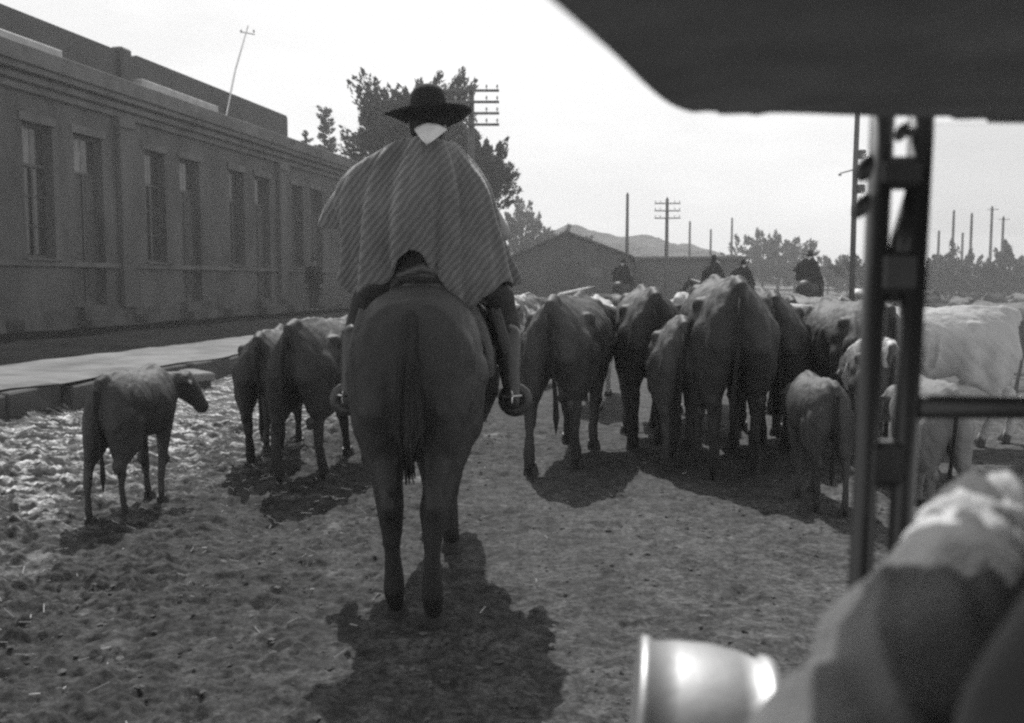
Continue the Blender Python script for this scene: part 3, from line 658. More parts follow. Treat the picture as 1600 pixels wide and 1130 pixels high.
cattle('calf2', (2.05, 6.4), 2, .66, 'grey', 'dark calf seen from behind in front of the horned cow', 'calf')
cattle('walk', (2.98, 8.5), -3, 1.02, 'brown', 'dark brown cow seen from behind just left of the windscreen posts')
cattle('ox', (3.80, 8.9), -76, .97, 'pale', 'large pale ox standing side-on behind the windscreen', 'ox')
cattle('calf2', (2.62, 6.0), 4, .68, 'buff', 'light buff calf below the windscreen rail', 'calf')
cattle('stand', (2.86, 7.5), 12, .82, 'redwhite', 'white-patched cow behind the windscreen posts')
cattle('walk', (1.0, 11.8), 10, 1.0, 'pale', 'pale cow whose lit back shows behind the turning cow')
cattle('walk', (1.95, 10.6), 18, 1.05, 'pale', 'pale cow whose bright back shows left of the tallest cow')
cattle('turn', (.05, 14.0), 25, 1.0, 'patched', 'patched cow behind the rider\'s right hand')
cattle('walk', (3.1, 11.2), 5, 1.02, 'brown', 'brown cow ahead of the horned cow')
cattle('stand', (3.9, 12.4), -12, 1.0, 'grey', 'grey cow behind the head of the pale ox')
cattle('turn', (-1.0, 10.3), 10, .95, 'dark', 'dark cow hidden in front of the horse on the left')
rr = random.Random(5)
WORD = dict(dark='near-black', brown='dark brown', grey='grey', patched='dark cow with pale patches,', buff='buff')
for i in range(30):
    y = rr.uniform(13, 34); x = y*rr.uniform(.33, .56) if i < 22 else y*rr.uniform(.02, .32); k_ = rr.choice(['walk', 'stand', 'turn', 'calf2']); yw = rr.uniform(-60, 60); sc2 = rr.uniform(.78, .95); hd_ = rr.choice(['dark', 'brown', 'grey', 'dark', 'patched', 'brown'])
    dist = 'nearer' if y < 20 else 'middle' if y < 27 else 'farthest'; face = 'heading left' if yw < -20 else 'heading right' if yw > 20 else 'heading away'
    lab = ('small '+WORD[hd_]+' cow '+face if hd_ != 'patched' else 'small pale-patched cow '+face)+(', '+dist+' row beyond the pale ox' if i < 22 else ', '+dist+' row ahead of the front cows')
    cattle(k_, (x, y), yw, sc2, hd_, lab, 'cow', 'cattle of the distant herd ahead' if i >= 22 else 'cattle of the distant herd at right')
for r, hide in TODO:
    for ch in r.children:
        if ch.name.startswith('body'): ch.material_slots[0].link = 'OBJECT'; ch.material_slots[0].material = HIDE[hide]

# ------------------------------------------------------------------ the near horse
def horse_proto():
    b = bmesh.new()
    secs = [(-.74, 1.20, 1.10, 1.00, .05, 2), (-.72, 1.33, 1.08, .86, .18, 2.2), (-.64, 1.42, 1.06, .74, .255, 2.5), (-.50, 1.475, 1.05, .70, .292, 2.6), (-.32, 1.485, 1.05, .70, .298, 2.5), (-.10, 1.44, 1.03, .72, .265, 2.1),
            (.15, 1.41, 1.02, .70, .28, 2.1), (.40, 1.42, 1.02, .70, .27, 2), (.62, 1.50, 1.05, .74, .22, 1.8), (.78, 1.46, 1.08, .82, .17, 2), (.90, 1.32, 1.08, .92, .10, 2)]
    loft(b, secs, 32)
    hf = []
    for sx, f in ((-1, .03), (1, -.05)):
        limb(b, [(sx*.135, -.46, 1.08), (sx*.15, -.50, .88), (sx*.125, -.60+f*.4, .66), (sx*.095, -.68+f*.7, .52), (sx*.090, -.68+f, .34), (sx*.088, -.66+f, .16), (sx*.088, -.63+f, .085)],
             [.19, .145, .076, .062, .036, .050, .040])
        ball(b, (sx*.092, -.745, .555), (.035, .045, .06)); ball(b, (sx*.13, -.60, 1.18), (.15, .13, .16)); limb(b, [(sx*.12, -.60, 1.12), (sx*.13, -.63, .95), (sx*.115, -.63+f*.4, .74), (sx*.095, -.71+f*.7, .56)], [.14, .115, .075, .042])
        hf.append((sx*.088, -.60+f))
    for sx, f in ((-1, .16), (1, -.10)):
        limb(b, [(sx*.13, .60, 1.10), (sx*.11, .56, .84), (sx*.085, .58+f*.5, .52), (sx*.07, .57+f*.8, .32), (sx*.07, .58+f, .14), (sx*.07, .61+f, .085)], [.15, .105, .062, .040, .046, .048])
        hf.append((sx*.07, .62+f))
    tube(b, [(0, .70, 1.22), (0, .98, 1.36), (.0, 1.22, 1.46), (0, 1.36, 1.50)], [(.14, .27), (.11, .20), (.09, .14), (.08, .11)], 14)
    tube(b, [(0, 1.30, 1.52), (0, 1.46, 1.40), (0, 1.66, 1.18), (0, 1.78, 1.05)], [(.08, .11), (.088, .12), (.06, .075), (.055, .055)], 14); ball(b, (0, 1.78, 1.05), .055)
    for sx in (-1, 1): tube(b, [(sx*.05, 1.32, 1.58), (sx*.06, 1.31, 1.66), (sx*.06, 1.32, 1.73)], [.028, .026, .005], 8)
    me = hairy(fuse(b, .016, 4, 'horse_body'), .5); h = empty('horse', (0, -500, 0)); link('body', me, M['horse'], h)
    hb = bmesh.new(); tube(hb, [(0, 0, .10), (0, .012, .05), (0, .03, 0)], [.044, .050, .062], 14); hm = bpy.data.meshes.new('hoof'); bmesh.ops.recalc_face_normals(hb, faces=hb.faces); hb.to_mesh(hm); hb.free(); hm.materials.append(M['hoof'])
    for x, y in hf: o = bpy.data.objects.new('hoof', hm); COL.objects.link(o); o.parent = h; o.location = (x, y-.01, 0)
    # tail: many locks
    b = bmesh.new(); rg = random.Random(4)
    tube(b, [(0, -.62, 1.36), (0, -.72, 1.33), (0, -.775, 1.22), (0, -.79, 1.02)], [.04, .035, .03, .025], 10)
    for k in range(70):
        a = rg.random()*6.28; r_ = rg.random()**.5; x0 = math.cos(a)*.024*r_; y0 = math.sin(a)*.03*r_; sp = rg.uniform(1.2, 2.0); L = rg.uniform(.66, .80)
        tube(b, [(x0, -.73+y0*.7, 1.34-rg.random()*.12), (x0*1.5, -.785+y0, 1.15), (x0*sp*1.3+rg.gauss(0, .006), -.80+y0*1.3, .88), (x0*sp*.9+rg.gauss(0, .01), -.81+y0*1.3, .84), (x0*sp*.4+rg.gauss(0, .01), -.80+y0, L)], [.011, .013, .013, .010, .002], 5)
    link('tail', b, M['tail'], h, True)
    b = bmesh.new()
    for k in range(60):
        t = k/59; y = .72+.62*t; z = 1.44+.17*t; s_ = rg.choice((-1, 1)); tube(b, [(0, y, z+.02), (s_*.05, y-.01, z-.03), (s_*(.09+.02*rg.random()), y-.02, z-.14-.06*rg.random())], [.012, .014, .003], 5)
    link('mane', b, M['tail'], h, True)
    for sx in (-1, 1): b = bmesh.new(); ball(b, (sx*.075, 1.45, 1.44), .02, 8); link('eye', b, M['eye'], h)
    b = bmesh.new()
    for pts in ([(-.07, 1.62, 1.15), (0, 1.66, 1.28), (.07, 1.62, 1.15)], [(-.085, 1.36, 1.42), (-.09, 1.5, 1.3), (-.07, 1.70, 1.08)], [(.085, 1.36, 1.42), (.09, 1.5, 1.3), (.07, 1.70, 1.08)], [(-.08, 1.34, 1.52), (0, 1.32, 1.60), (.08, 1.34, 1.52)]): tube(b, pts, [.008]*3, 6)
    link('bridle', b, M['leather'], h, True)
    reg(h); return h
HX, HY, HR = -.415, 4.72, 1
horse = horse_proto(); horse.location = (HX, HY, .0); horse.rotation_euler = (0, 0, -R(HR))
tag(horse, 'dark horse seen from behind carrying the rider in a poncho', 'horse')
# saddle with fleece, breeching and stirrups
def saddle_proto():
    s = empty('saddle', (0, -500, 0)); b = bmesh.new()
    def arch(y0, y1, w_, top, drop, th):
        n = 12; ri = []
        for yy in (y0, y1):
            for q in (0, th):
                ri.append([b.verts.new(((w_+q)*math.cos(math.pi*(k/n)), yy, top-drop+(drop+q)*math.sin(math.pi*k/n))) for k in range(n+1)])
        for k in range(n):
            b.faces.new((ri[1][k], ri[1][k+1], ri[3][k+1], ri[3][k])); b.faces.new((ri[0][k], ri[2][k], ri[2][k+1], ri[0][k+1])); b.faces.new((ri[0][k], ri[0][k+1], ri[1][k+1], ri[1][k])); b.faces.new((ri[2][k], ri[3][k], ri[3][k+1], ri[2][k+1]))
        for e in (0, n): b.faces.new((ri[0][e], ri[1][e], ri[3][e], ri[2][e]))
    arch(-.22, .46, .295, 1.47, .42, .035); link('fleece', b, M['fleece'], s, True)
    b = bmesh.new(); tube(b, [(-.15, -.16, 1.42), (-.11, -.19, 1.53), (0, -.20, 1.565), (.11, -.19, 1.53), (.15, -.16, 1.42)], [.025, .035, .036, .035, .025], 10)
    tube(b, [(0, -.22, 1.54), (0, .05, 1.50), (0, .34, 1.56)], [(.17, .05), (.15, .045), (.12, .05)], 12); tube(b, [(0, .36, 1.55), (0, .40, 1.66)], [.04, .03], 10); link('seat', b, M['leather'], s, True)
    for sx in (-1, 1):
        b = bmesh.new(); tube(b, [(sx*.33, .10, 1.36), (sx*.39, .10, 1.15), (sx*.43, .12, .96)], [(.028, .005)]*3, 8); st = link('stirrup_leather', b, M['leather'], s)
        b = bmesh.new(); n = 14; tube(b, [(sx*.43+.060*math.sin(2*math.pi*k/n), .13, .90+.058*math.cos(2*math.pi*k/n)) for k in range(n+1)], [(.014, .03)]*(n+1), 7, cap=False); link('stirrup', b, M['leather'], st, True)
    b = bmesh.new(); n = 18; tube(b, [(.305*math.cos(math.pi*2*k/n), .30, 1.06+.40*math.sin(math.pi*2*k/n)) for k in range(n+1)], [(.05, .006)]*(n+1), 8, cap=False); link('girth', b, M['leather'], s)
    reg(s); return s
saddle = saddle_proto(); saddle.location = horse.location; saddle.rotation_euler = horse.rotation_euler
tag(saddle, 'worn leather saddle over a fleece on the near dark horse', 'saddle')

# rider
def hand(b, c, d, up, s=1):
    """palm and five curled fingers; c wrist, d pointing direction, up back of the hand"""
    d = Vector(d).normalized(); up = Vector(up).normalized(); sd_ = d.cross(up).normalized(); c = Vector(c)
    tube(b, [c, c+d*.045*s, c+d*.085*s], [(.026*s, .018*s), (.040*s, .017*s), (.040*s, .014*s)], 10)
    for i, (o, L) in enumerate(((-.030, .070), (-.010, .080), (.010, .075), (.030, .058))):
        p = c+d*.085*s+sd_*o*s; q = p+d*L*.45*s-up*.012*s; e = q+d*L*.15*s-up*L*.45*s; g_ = e-d*L*.25*s-up*.008*s
        tube(b, [p, q, e, g_], [.0095*s, .009*s, .008*s, .006*s], 7)
    p = c+d*.03*s-sd_*.034*s; tube(b, [p, p-sd_*.025*s+d*.03*s-up*.01*s, p-sd_*.012*s+d*.062*s-up*.025*s], [.012*s, .011*s, .008*s], 7)
def rider_proto(hi=True):
    r = empty('person', (0, -500, 0)); b = bmesh.new()
    loft(b, [(0, 0, 0, 0, .001, 2)]*2, 4) if False else None
    tube(b, [(0, .0, 1.52), (0, .0, 1.66), (0, .02, 1.80), (0, .03, 1.96), (0, .02, 2.08)], [(.19, .13), (.165, .115), (.17, .12), (.19, .125), (.12, .08)], 16)
    limb(b, [(-.17, .02, 2.03), (.17, .02, 2.03)], [.075, .075]); limb(b, [(0, .02, 2.06), (0, .05, 2.20)], [.062, .058])
    ball(b, (0, .07, 2.27), (.082, .10, .118), 16); ball(b, (0, .165, 2.25), (.02, .025, .03))       # skull, nose
    for sx in (-1, 1): ball(b, (sx*.083, .06, 2.265), (.012, .022, .033))
    limb(b, [(-.19, .02, 2.02), (-.42, .04, 1.86), (-.24, .30, 1.72), (-.16, .38, 1.68)], [.062, .05, .038, .03]); limb(b, [(.19, .02, 2.02), (.36, .04, 1.74), (.24, .30, 1.66), (.17, .38, 1.66)], [.062, .05, .038, .03])
    hand(b, (-.15, .39, 1.68), (.3, 1, -.2), (-.2, .1, 1)); hand(b, (.16, .39, 1.66), (-.3, 1, -.2), (.2, .1, 1))
    for sx in (-1, 1): limb(b, [(sx*.10, .0, 1.58), (sx*.33, .28, 1.40), (sx*.40, .14, 1.00)], [.10, .062, .045])
    body = link('body', fuse(b, .012 if hi else .03, 3, 'rider_body'), M['skin'], r)
    b = bmesh.new()
    for sx in (-1, 1): limb(b, [(sx*.09, -.02, 1.60), (sx*.22, .14, 1.53), (sx*.345, .30, 1.41), (sx*.385, .22, 1.22), (sx*.40, .15, 1.08)], [.135, .11, .085, .078, .062])
    ball(b, (0, -.05, 1.60), (.20, .15, .12)); link('trousers', fuse(b, .02, 4, 'trousers'), M['trouser'], r)
    for sx in (-1, 1):
        b = bmesh.new(); limb(b, [(sx*.395, .17, 1.22), (sx*.405, .13, 1.02), (sx*.415, .11, .93)], [.068, .052, .044]); tube(b, [(sx*.415, .06, .895), (sx*.42, .14, .90), (sx*.43, .26, .89), (sx*.435, .31, .885)], [(.036, .04), (.04, .045), (.043, .032), (.03, .018)], 12)
        bo = link('boot', fuse(b, .012, 3, 'boot'), M['boot'], r)
        b = bmesh.new(); tube(b, [(sx*.37, .07, .93), (sx*.415, .03, .93), (sx*.46, .07, .93)], [.006]*3, 6); tube(b, [(sx*.415, .03, .93), (sx*.415, -.035, .935)], [.008, .006], 6)
        n = 8
        for k in range(n): a = 2*math.pi*k/n; tube(b, [(sx*.415, -.035, .935), (sx*.415, -.035+.032*math.cos(a), .935+.032*math.sin(a))], [.006, .002], 4)
        link('spur', b, M['steel'], bo)
    # poncho
    H = [(0, .47, .02, 1.50), (30, .42, .28, 1.50), (60, .25, .40, 1.46), (90, 0, .42, 1.44), (120, -.25, .40, 1.46), (150, -.36, .28, 1.60), (164, -.50, .16, 1.80), (174, -.54, .06, 1.825), (183, -.53, .0, 1.80), (191, -.385, -.07, 1.74), (198, -.37, -.11, 1.62), (206, -.42, -.12, 1.49), (214, -.385, -.17, 1.47),
         (228, -.30, -.24, 1.45), (242, -.20, -.27, 1.48), (252, -.13, -.265, 1.58), (262, -.055, -.25, 1.655), (274, .02, -.25, 1.61), (286, .09, -.27, 1.51), (298, .175, -.285, 1.395), (311, .255, -.27, 1.385), (324, .33, -.22, 1.45), (340, .44, -.10, 1.485), (360, .47, .02, 1.50)]
    ang = np.array([h[0] for h in H]); HH = np.array([h[1:] for h in H]); n = 300; m_ = 70; V = []; uv = []
    ths = np.linspace(0, 360, n, endpoint=False)
    for j in range(m_+1):
        v = j/m_
        for th in ths:
            a = math.radians(th); c, s = math.cos(a), math.sin(a)
            hem = np.array([np.interp(th, ang, HH[:, k]) for k in range(3)])
            col = np.array([.03+.085*c, .03+.075*s, 2.185+.01*s-.02*max(0, -s)]); 
            p1 = np.array([(.225 if c < 0 else .17)*c+.0, .02+.15*s, 2.165-.035*abs(c)+.01*(c < 0)])
            p2x = .415 if c < 0 else .315
            p2 = np.array([p2x*c, .0+(.24 if s > 0 else .235)*s, 1.93+(.045*abs(c) if c < 0 else -.04*abs(c))])
            # Catmull-like blend on three segments
            P_ = [col*2-p1, col, p1, p2, hem, hem*2-p2]; L = [.18, .36, .46]
            if v < .16: q, t = 1, v/.16
            elif v < .5: q, t = 2, (v-.16)/.34
            else: q, t = 3, (v-.5)/.5
            p = .5*((2*P_[q])+(-P_[q-1]+P_[q+1])*t+(2*P_[q-1]-5*P_[q]+4*P_[q+1]-P_[q+2])*t*t+(-P_[q-1]+3*P_[q]-3*P_[q+1]+P_[q+2])*t**3)
            f = v**1.1*(.034*math.sin(a*8+1.4*math.sin(a*3)+.5)+.010*math.sin(a*17+2*v)+.006*math.sin(a*31+3*v)) + v*(1-v)*.11*math.sin(a*5+4*v+.6)
            p = p+np.array([c, s, 0])*f*np.array([.8, 1, 0])
            hn = (float(vnoise(np.array(p[0]*7+3), np.array(p[2]*4), 5))-.5)*.045+(float(vnoise(np.array(p[0]*17+3), np.array(p[2]*9+a), 6))-.5)*.018; p = p+np.array([c*.6, s, 0])*hn*min(1, v*3); p[2] += (float(vnoise(np.array(a*5), np.array(.5), 8))-.5)*.035*v**5; p[2] += (.008*math.sin(a*23)+.010*math.sin(a*11+1))*v**6-.02*math.exp(-((a-3.6)/.25)**2)*v*(1-v)*4; q_ = math.exp(-((a-4.9)/.16)**2)*min(1, v*2); p[1] += .035*q_; p[1] -= .03*math.exp(-((a-4.45)/.14)**2)*min(1, v*1.6)
            V.append(p); p[0] *= .965; uv.append((p[0]*1.0-p[2]*.75, p[2]))
    F = [(j*n+i, j*n+(i+1) % n, (j+1)*n+(i+1) % n, (j+1)*n+i) for j in range(m_) for i in range(n)]
    me = bpy.data.meshes.new('poncho'); me.from_pydata([tuple(x) for x in V], [], F); ul = me.uv_layers.new(name='UVMap')
    li = np.zeros(len(me.loops), dtype=np.int32); me.loops.foreach_get('vertex_index', li); ul.data.foreach_set('uv', np.array(uv)[li].astype(np.float32).ravel())
    po = link('poncho', me, M['poncho'], r, True); so_ = po.modifiers.new('thick', 'SOLIDIFY'); so_.thickness = .010; so_.offset = 0
    # fringe-less hem band lit on the edge, hat, hair, kerchief
    b = bmesh.new(); ball(b, (0, .045, 2.265), (.088, .098, .115), 14); hair = link('hair', b, M['tail'], r, True)
    hat = bmesh.new(); n2 = 40; prof_ = [(.0, .148), (.035, .146), (.06, .136), (.078, .112), (.088, .075), (.094, .01), (.105, .0), (.15, .0), (.198, .006), (.212, .010), (.21, .002), (.15, -.012), (.088, -.012), (.085, -.05)]
    rings = [[hat.verts.new((q*math.cos(2*math.pi*k/n2)*1.0, q*math.sin(2*math.pi*k/n2)*1.08, z+(.016*math.cos(4*math.pi*k/n2+.4)+.010*math.sin(6*math.pi*k/n2))*(q/.23)**2)) for k in range(n2)] for q, z in prof_[1:]]
    for i in range(len(rings)-1):
        for k in range(n2): hat.faces.new((rings[i][k], rings[i][(k+1) % n2], rings[i+1][(k+1) % n2], rings[i+1][k]))
    hat.faces.new(rings[0]); ho = link('hat', hat, M['hat'], r, True); ho.location = (0.01, .035, 2.305); ho.rotation_euler = (R(-3), R(-3), 0)
    bb = bmesh.new(); tube(bb, [(.097*math.cos(2*math.pi*k/24), .103*math.sin(2*math.pi*k/24), .022) for k in range(25)], [(.018, .004)]*25, 6, cap=False); link('hatband', bb, M['cloth_dark'], ho, True)
    b = bmesh.new(); n3 = 14; top = []; rowsk = []
    for j in range(8):
        t = j/7; row = []
        for k in range(n3+1):
            u = k/n3*2-1; x = .03+u*.080*(1-t)**.8; y = -.125-.135*t-.02*(1-u*u)*(1-t)+.05*u*u*(1-t)+.004*math.sin(u*9+t*5); z = 2.240-.018*u*u*(1-t)-.115*t
            row.append(b.verts.new((x, y, z)))
        rowsk.append(row)
    for j in range(7):
        for k in range(n3): b.faces.new((rowsk[j][k], rowsk[j][k+1], rowsk[j+1][k+1], rowsk[j+1][k]))
    kk = link('neckerchief', b, M['white_cloth'], r, True); so_ = kk.modifiers.new('thick', 'SOLIDIFY'); so_.thickness = .006
    reg(r); return r
rider = rider_proto(); rider.location = horse.location; rider.rotation_euler = horse.rotation_euler
tag(rider, 'rider in a ribbed woollen poncho, wide dark hat and white neckerchief seen from behind', 'person')

# distant mounted herders: a horse and a rider each
for i, (x, y, yaw, lab, hl) in enumerate([(3.45, 30, 25, 'mounted herder in front of the gabled shed', 'horse of the herder in front of the gabled shed'),
        (5.35, 25.5, -30, 'mounted herder in a wide hat left of the tallest cow\'s head', 'horse under the herder left of the tallest cow'),
        (5.75, 24.0, 15, 'mounted herder whose hat shows just above the tallest cow', 'horse under the herder behind the tallest cow'),
        (7.55, 24.5, 30, 'mounted herder in dark cloak right of the tallest cow', 'horse under the herder right of the tallest cow')]):
    sc_ = (1.0, 1.0, .92, 1.05)[i]
    for src, lab2, cat, grp in ((horse, hl, 'horse', 'horses of the distant herders'), (rider, lab, 'person', 'distant mounted herders'), (saddle, lab.replace('mounted herder', 'saddle of the herder'), 'saddle', 'saddles of the distant herders')):
        c = copy_tree(src); x2, y2 = x*1.36, y*1.36; c.location = (x2, y2, float(gz(np.array(x2), np.array(y2)))-.0); c.rotation_euler = (0, 0, -R(yaw)); c.scale = (sc_,)*3
        tag(c, lab2, cat, grp)
        for ch in c.children:
            if ch.name.startswith('poncho'): ch.material_slots[0].link = 'OBJECT'; ch.material_slots[0].material = M['cloth_dark']

# bystander by the building
def bystander():
    r = empty('person', (-7.12, 34.6, .43), R(200), 1.1); b = bmesh.new()
    tube(b, [(0, 0, .95), (0, 0, 1.15), (0, 0, 1.38), (0, 0, 1.46)], [(.16, .11), (.15, .11), (.19, .12), (.12, .08)], 14)
    limb(b, [(0, 0, 1.42), (0, 0, 1.54)], [.06, .055]); ball(b, (0, .01, 1.61), (.08, .095, .115), 14); ball(b, (0, .105, 1.60), (.015, .02, .025))
    for sx in (-1, 1):
        limb(b, [(sx*.18, 0, 1.40), (sx*.24, -.02, 1.12), (sx*.23, .06, .88)], [.06, .045, .03]); hand(b, (sx*.23, .07, .88), (0, .1, -1), (sx, 0, 0))
        limb(b, [(sx*.09, 0, .95), (sx*.10, sx*.08, .50), (sx*.10, sx*.14, .09), (sx*.10, sx*.14+.10, .045)], [.09, .06, .045, .04])
    link('body', fuse(b, .014, 3, 'bystander_body'), M['skin'], r)
    b = bmesh.new(); tube(b, [(0, 0, .72), (0, 0, .95), (0, 0, 1.15), (0, 0, 1.38), (0, 0, 1.48)], [(.25, .19), (.225, .17), (.20, .15), (.235, .15), (.10, .09)], 16)
    for sx in (-1, 1): limb(b, [(sx*.18, 0, 1.40), (sx*.245, -.02, 1.12), (sx*.235, .06, .92)], [.072, .056, .045])
    link('coat', fuse(b, .016, 3, 'coat'), M['cloth_dark'], r)
    b = bmesh.new()
    for sx in (-1, 1): limb(b, [(sx*.09, 0, .93), (sx*.10, sx*.08, .50), (sx*.10, sx*.13, .12)], [.105, .08, .065])
    link('trousers', fuse(b, .016, 3, 'trousers'), M['trouser'], r)
    b = bmesh.new(); tube(b, [(0, 0, 1.66), (0, 0, 1.665), (0, 0, 1.67), (0, 0, 1.74), (0, 0, 1.77)], [.15, .15, .095, .09, .05], 16); link('hat', b, M['hat'], r, True)
    tag(r, 'dark-clothed person in a hat standing by the shaded building wall', 'person')
bystander()

# ------------------------------------------------------------------ the motor car the picture is taken from
car = empty('open_car', (.6, .3, .0))
def cpart(name, b, m, smooth=False, parent=None):
    bmesh.ops.translate(b, verts=b.verts, vec=(-.6, -.3, 0)); return link(name, b, m, parent or car, smooth)
outline = [(-.62, -1.3), (-.36, -.55), (-.17, 0), (-.06, .32), (.025, .545), (.069, .66), (.105, .765), (.130, .83), (.150, .868), (.172, .892), (.20, .895), (.235, .882), (.32, .90), (.365, .905), (.43, .905), (.435, .935), (.49, .94), (1.05, .96), (1.62, .94), (1.70, .85), (1.7, -1.3)]
def chaikin(p):
    q = [p[0]]
    for a_, b_ in zip(p[:-1], p[1:]): q += [(a_[0]*.75+b_[0]*.25, a_[1]*.75+b_[1]*.25), (a_[0]*.25+b_[0]*.75, a_[1]*.25+b_[1]*.75)]
    return q+[p[-1]]
outline = chaikin(chaikin(outline))
b = bmesh.new(); lo = [b.verts.new((x, y, 1.652)) for x, y in outline]; hi = [b.verts.new((x, y, 1.70)) for x, y in outline]; b.faces.new(lo[::-1]); b.faces.new(hi)
for i in range(len(outline)): j = (i+1) % len(outline); b.faces.new((lo[i], lo[j], hi[j], hi[i]))
bmesh.ops.bevel(b, geom=[e for e in b.edges if abs(e.verts[0].co.z-e.verts[1].co.z) < 1e-5], offset=.012, segments=2, affect='EDGES'); cpart('canopy', b, M['canopy'])
b = bmesh.new(); tube(b, [(.342, .935, .70), (.346, .932, 1.2), (.352, .928, 1.66)], [.0120, .0118, .0115], 12); cpart('windscreen_post', b, M['carpaint'], True)
b = bmesh.new(); tube(b, [(.378, .935, .70), (.383, .932, 1.2), (.389, .928, 1.66)], [.0120, .0118, .0118], 12); cpart('windscreen_post', b, M['carpaint'], True)
for lo_, hi_ in (((.345, .915, 1.588), (.392, .945, 1.618)), ((.350, .916, 1.488), (.390, .944, 1.530)), ((.345, .918, 1.30), (.384, .944, 1.345))): b = bmesh.new(); box(b, lo_, hi_, bev=.006); cpart('clamp', b, M['carpaint'])
b = bmesh.new(); tube(b, [(.382, .93, 1.585), (.376, .93, 1.54), (.366, .93, 1.48)], [.006, .012, .008], 8); cpart('stay', b, M['carpaint'], True)
for q_, r_ in (((.337, .925, 1.608), .009), ((.366, .916, 1.640), .006), ((.334, .925, 1.572), .008)): b = bmesh.new(); ball(b, q_, (r_, r_*.6, r_*1.7), 10, Euler((0, .5, 0)).to_quaternion()); tube(b, [q_, (q_[0]+.014, q_[1]+.003, q_[2])], [.0045, .0045], 8); cpart('wing_nut', b, M['carpaint'], True)
b = bmesh.new(); tube(b, [(.395, .93, 1.378), (.8, .945, 1.375), (1.6, .95, 1.375)], [.0115, .0125, .0125], 12); cpart('windscreen_rail', b, M['carpaint'], True)
b = bmesh.new(); box(b, (.402, .928, 1.385), (1.6, .932, 1.65)); cpart('windscreen_pane', b, M['pane'])
# door and cowl below
b = bmesh.new(); tube(b, [(.12, -1.2, .60), (.12, .3, .60), (.14, .95, .60), (.2, 1.3, .58)], [(.05, .30), (.05, .30), (.05, .30), (.04, .26)], 14); cpart('door_panel', b, M['carpaint'], True)
b = bmesh.new(); box(b, (.14, 1.0, .32), (1.5, 1.25, .80), bev=.06); cpart('cowl', b, M['carpaint'])
b = bmesh.new(); box(b, (.12, -1.2, .25), (1.6, 1.1, .35), bev=.02); cpart('floor_board', b, M['carpaint'])
b = bmesh.new(); box(b, (.30, -.5, .35), (1.5, .15, .62), bev=.05); cpart('seat', b, M['leather'])
b = bmesh.new(); box(b, (.30, -.62, .5), (1.5, -.5, 1.1), bev=.04); cpart('seat_back', b, M['leather'])
for x, y in ((.2, .95), (1.45, .95), (.2, -1.5), (1.45, -1.5)):
    b = bmesh.new(); n = 28; tube(b, [(x, y+.33*math.cos(2*math.pi*k/n), .36+.33*math.sin(2*math.pi*k/n)) for k in range(n+1)], [.055]*(n+1), 10, cap=False); wh = cpart('wheel', b, M['canopy'], True)
    b = bmesh.new()
    for k in range(12): a = math.pi*2*k/12; tube(b, [(x, y, .36), (x, y+.29*math.cos(a), .36+.29*math.sin(a))], [.018, .012], 6)
    tube(b, [(x-.06, y, .36), (x+.06, y, .36)], [.06, .06], 12); cpart('spokes', b, M['wood'], True, wh) if False else link('spokes', (bmesh.ops.translate(b, verts=b.verts, vec=(-.6, -.3, 0)), b)[1], M['wood'], wh, True)
tag(car, 'open touring car around the camera with canopy, windscreen posts and rail', 'car')
# nickel drum lamp on the door top
lm = empty('car_lamp', (.186, .935, .985)); lm.rotation_euler = (0, R(5), R(-8)); b = bmesh.new(); LR = .145
ps = [(-.070, .0), (-.070, LR-.004), (-.067, LR), (-.059, LR), (-.056, LR-.005), (-.03, LR-.001), (0, LR), (.03, LR-.003), (.052, LR-.009), (.056, LR-.004), (.066, LR-.005), (.069, LR-.01), (.069, 0)]
n = 96; rings = []
for x, r_ in ps: rings.append([b.verts.new((x, max(r_, .001)*math.cos(2*math.pi*k/n), max(r_, .001)*math.sin(2*math.pi*k/n))) for k in range(n)])
for i in range(len(rings)-1):
    for k in range(n): b.faces.new((rings[i][k], rings[i][(k+1) % n], rings[i+1][(k+1) % n], rings[i+1][k]))
b.faces.new(rings[0]); b.faces.new(rings[-1]); link('housing', b, M['nickel'], lm, True)
b = bmesh.new(); tube(b, [(0, 0, -.13), (0, 0, -.24)], [.018, .022], 12); link('bracket', b, M['carpaint'], lm, True)
tag(lm, 'polished nickel drum lamp mounted at the side of the car', 'lamp')

# passenger: coat sleeve reaching down towards the lamp
pa = empty('person', (.37, .38, .35))
def ppart(name, me, m, parent=None):
    me.transform(Matrix.Translation((-.37, -.38, -.35))); return link(name, me, m, parent or pa, True)
b = bmesh.new()
tube(b, [(.40, .36, .62), (.40, .36, .8), (.40, .37, 1.0), (.40, .37, 1.18), (.40, .38, 1.28)], [(.15, .11), (.16, .11), (.17, .115), (.15, .11), (.07, .07)], 16)
limb(b, [(.40, .38, 1.25), (.41, .39, 1.40)], [.055, .05]); ball(b, (.42, .40, 1.525), (.075, .092, .105), 16); ball(b, (.42, .49, 1.515), (.015, .02, .026)); ball(b, (.498, .40, 1.525), (.012, .02, .03)); ball(b, (.342, .40, 1.525), (.012, .02, .03))
limb(b, [(.50, .42, 1.22), (.382, .74, 1.312), (.215, .53, 1.255), (.125, .41, 1.16)], [.045, .035, .03, .025]); hand(b, (.125, .41, 1.16), (-.5, -.4, -.8), (-.3, 1, 0))
limb(b, [(.56, .38, 1.20), (.66, .44, .98), (.56, .68, .95)], [.055, .045, .03]); hand(b, (.56, .68, .95), (-.4, 1, .1), (0, 0, 1))
limb(b, [(.34, .36, .66), (.34, .76, .68)], [.09, .07]); limb(b, [(.48, .36, .66), (.50, .76, .68)], [.09, .07])
ppart('body', fuse(b, .012, 3, 'passenger_body'), M['skin'])
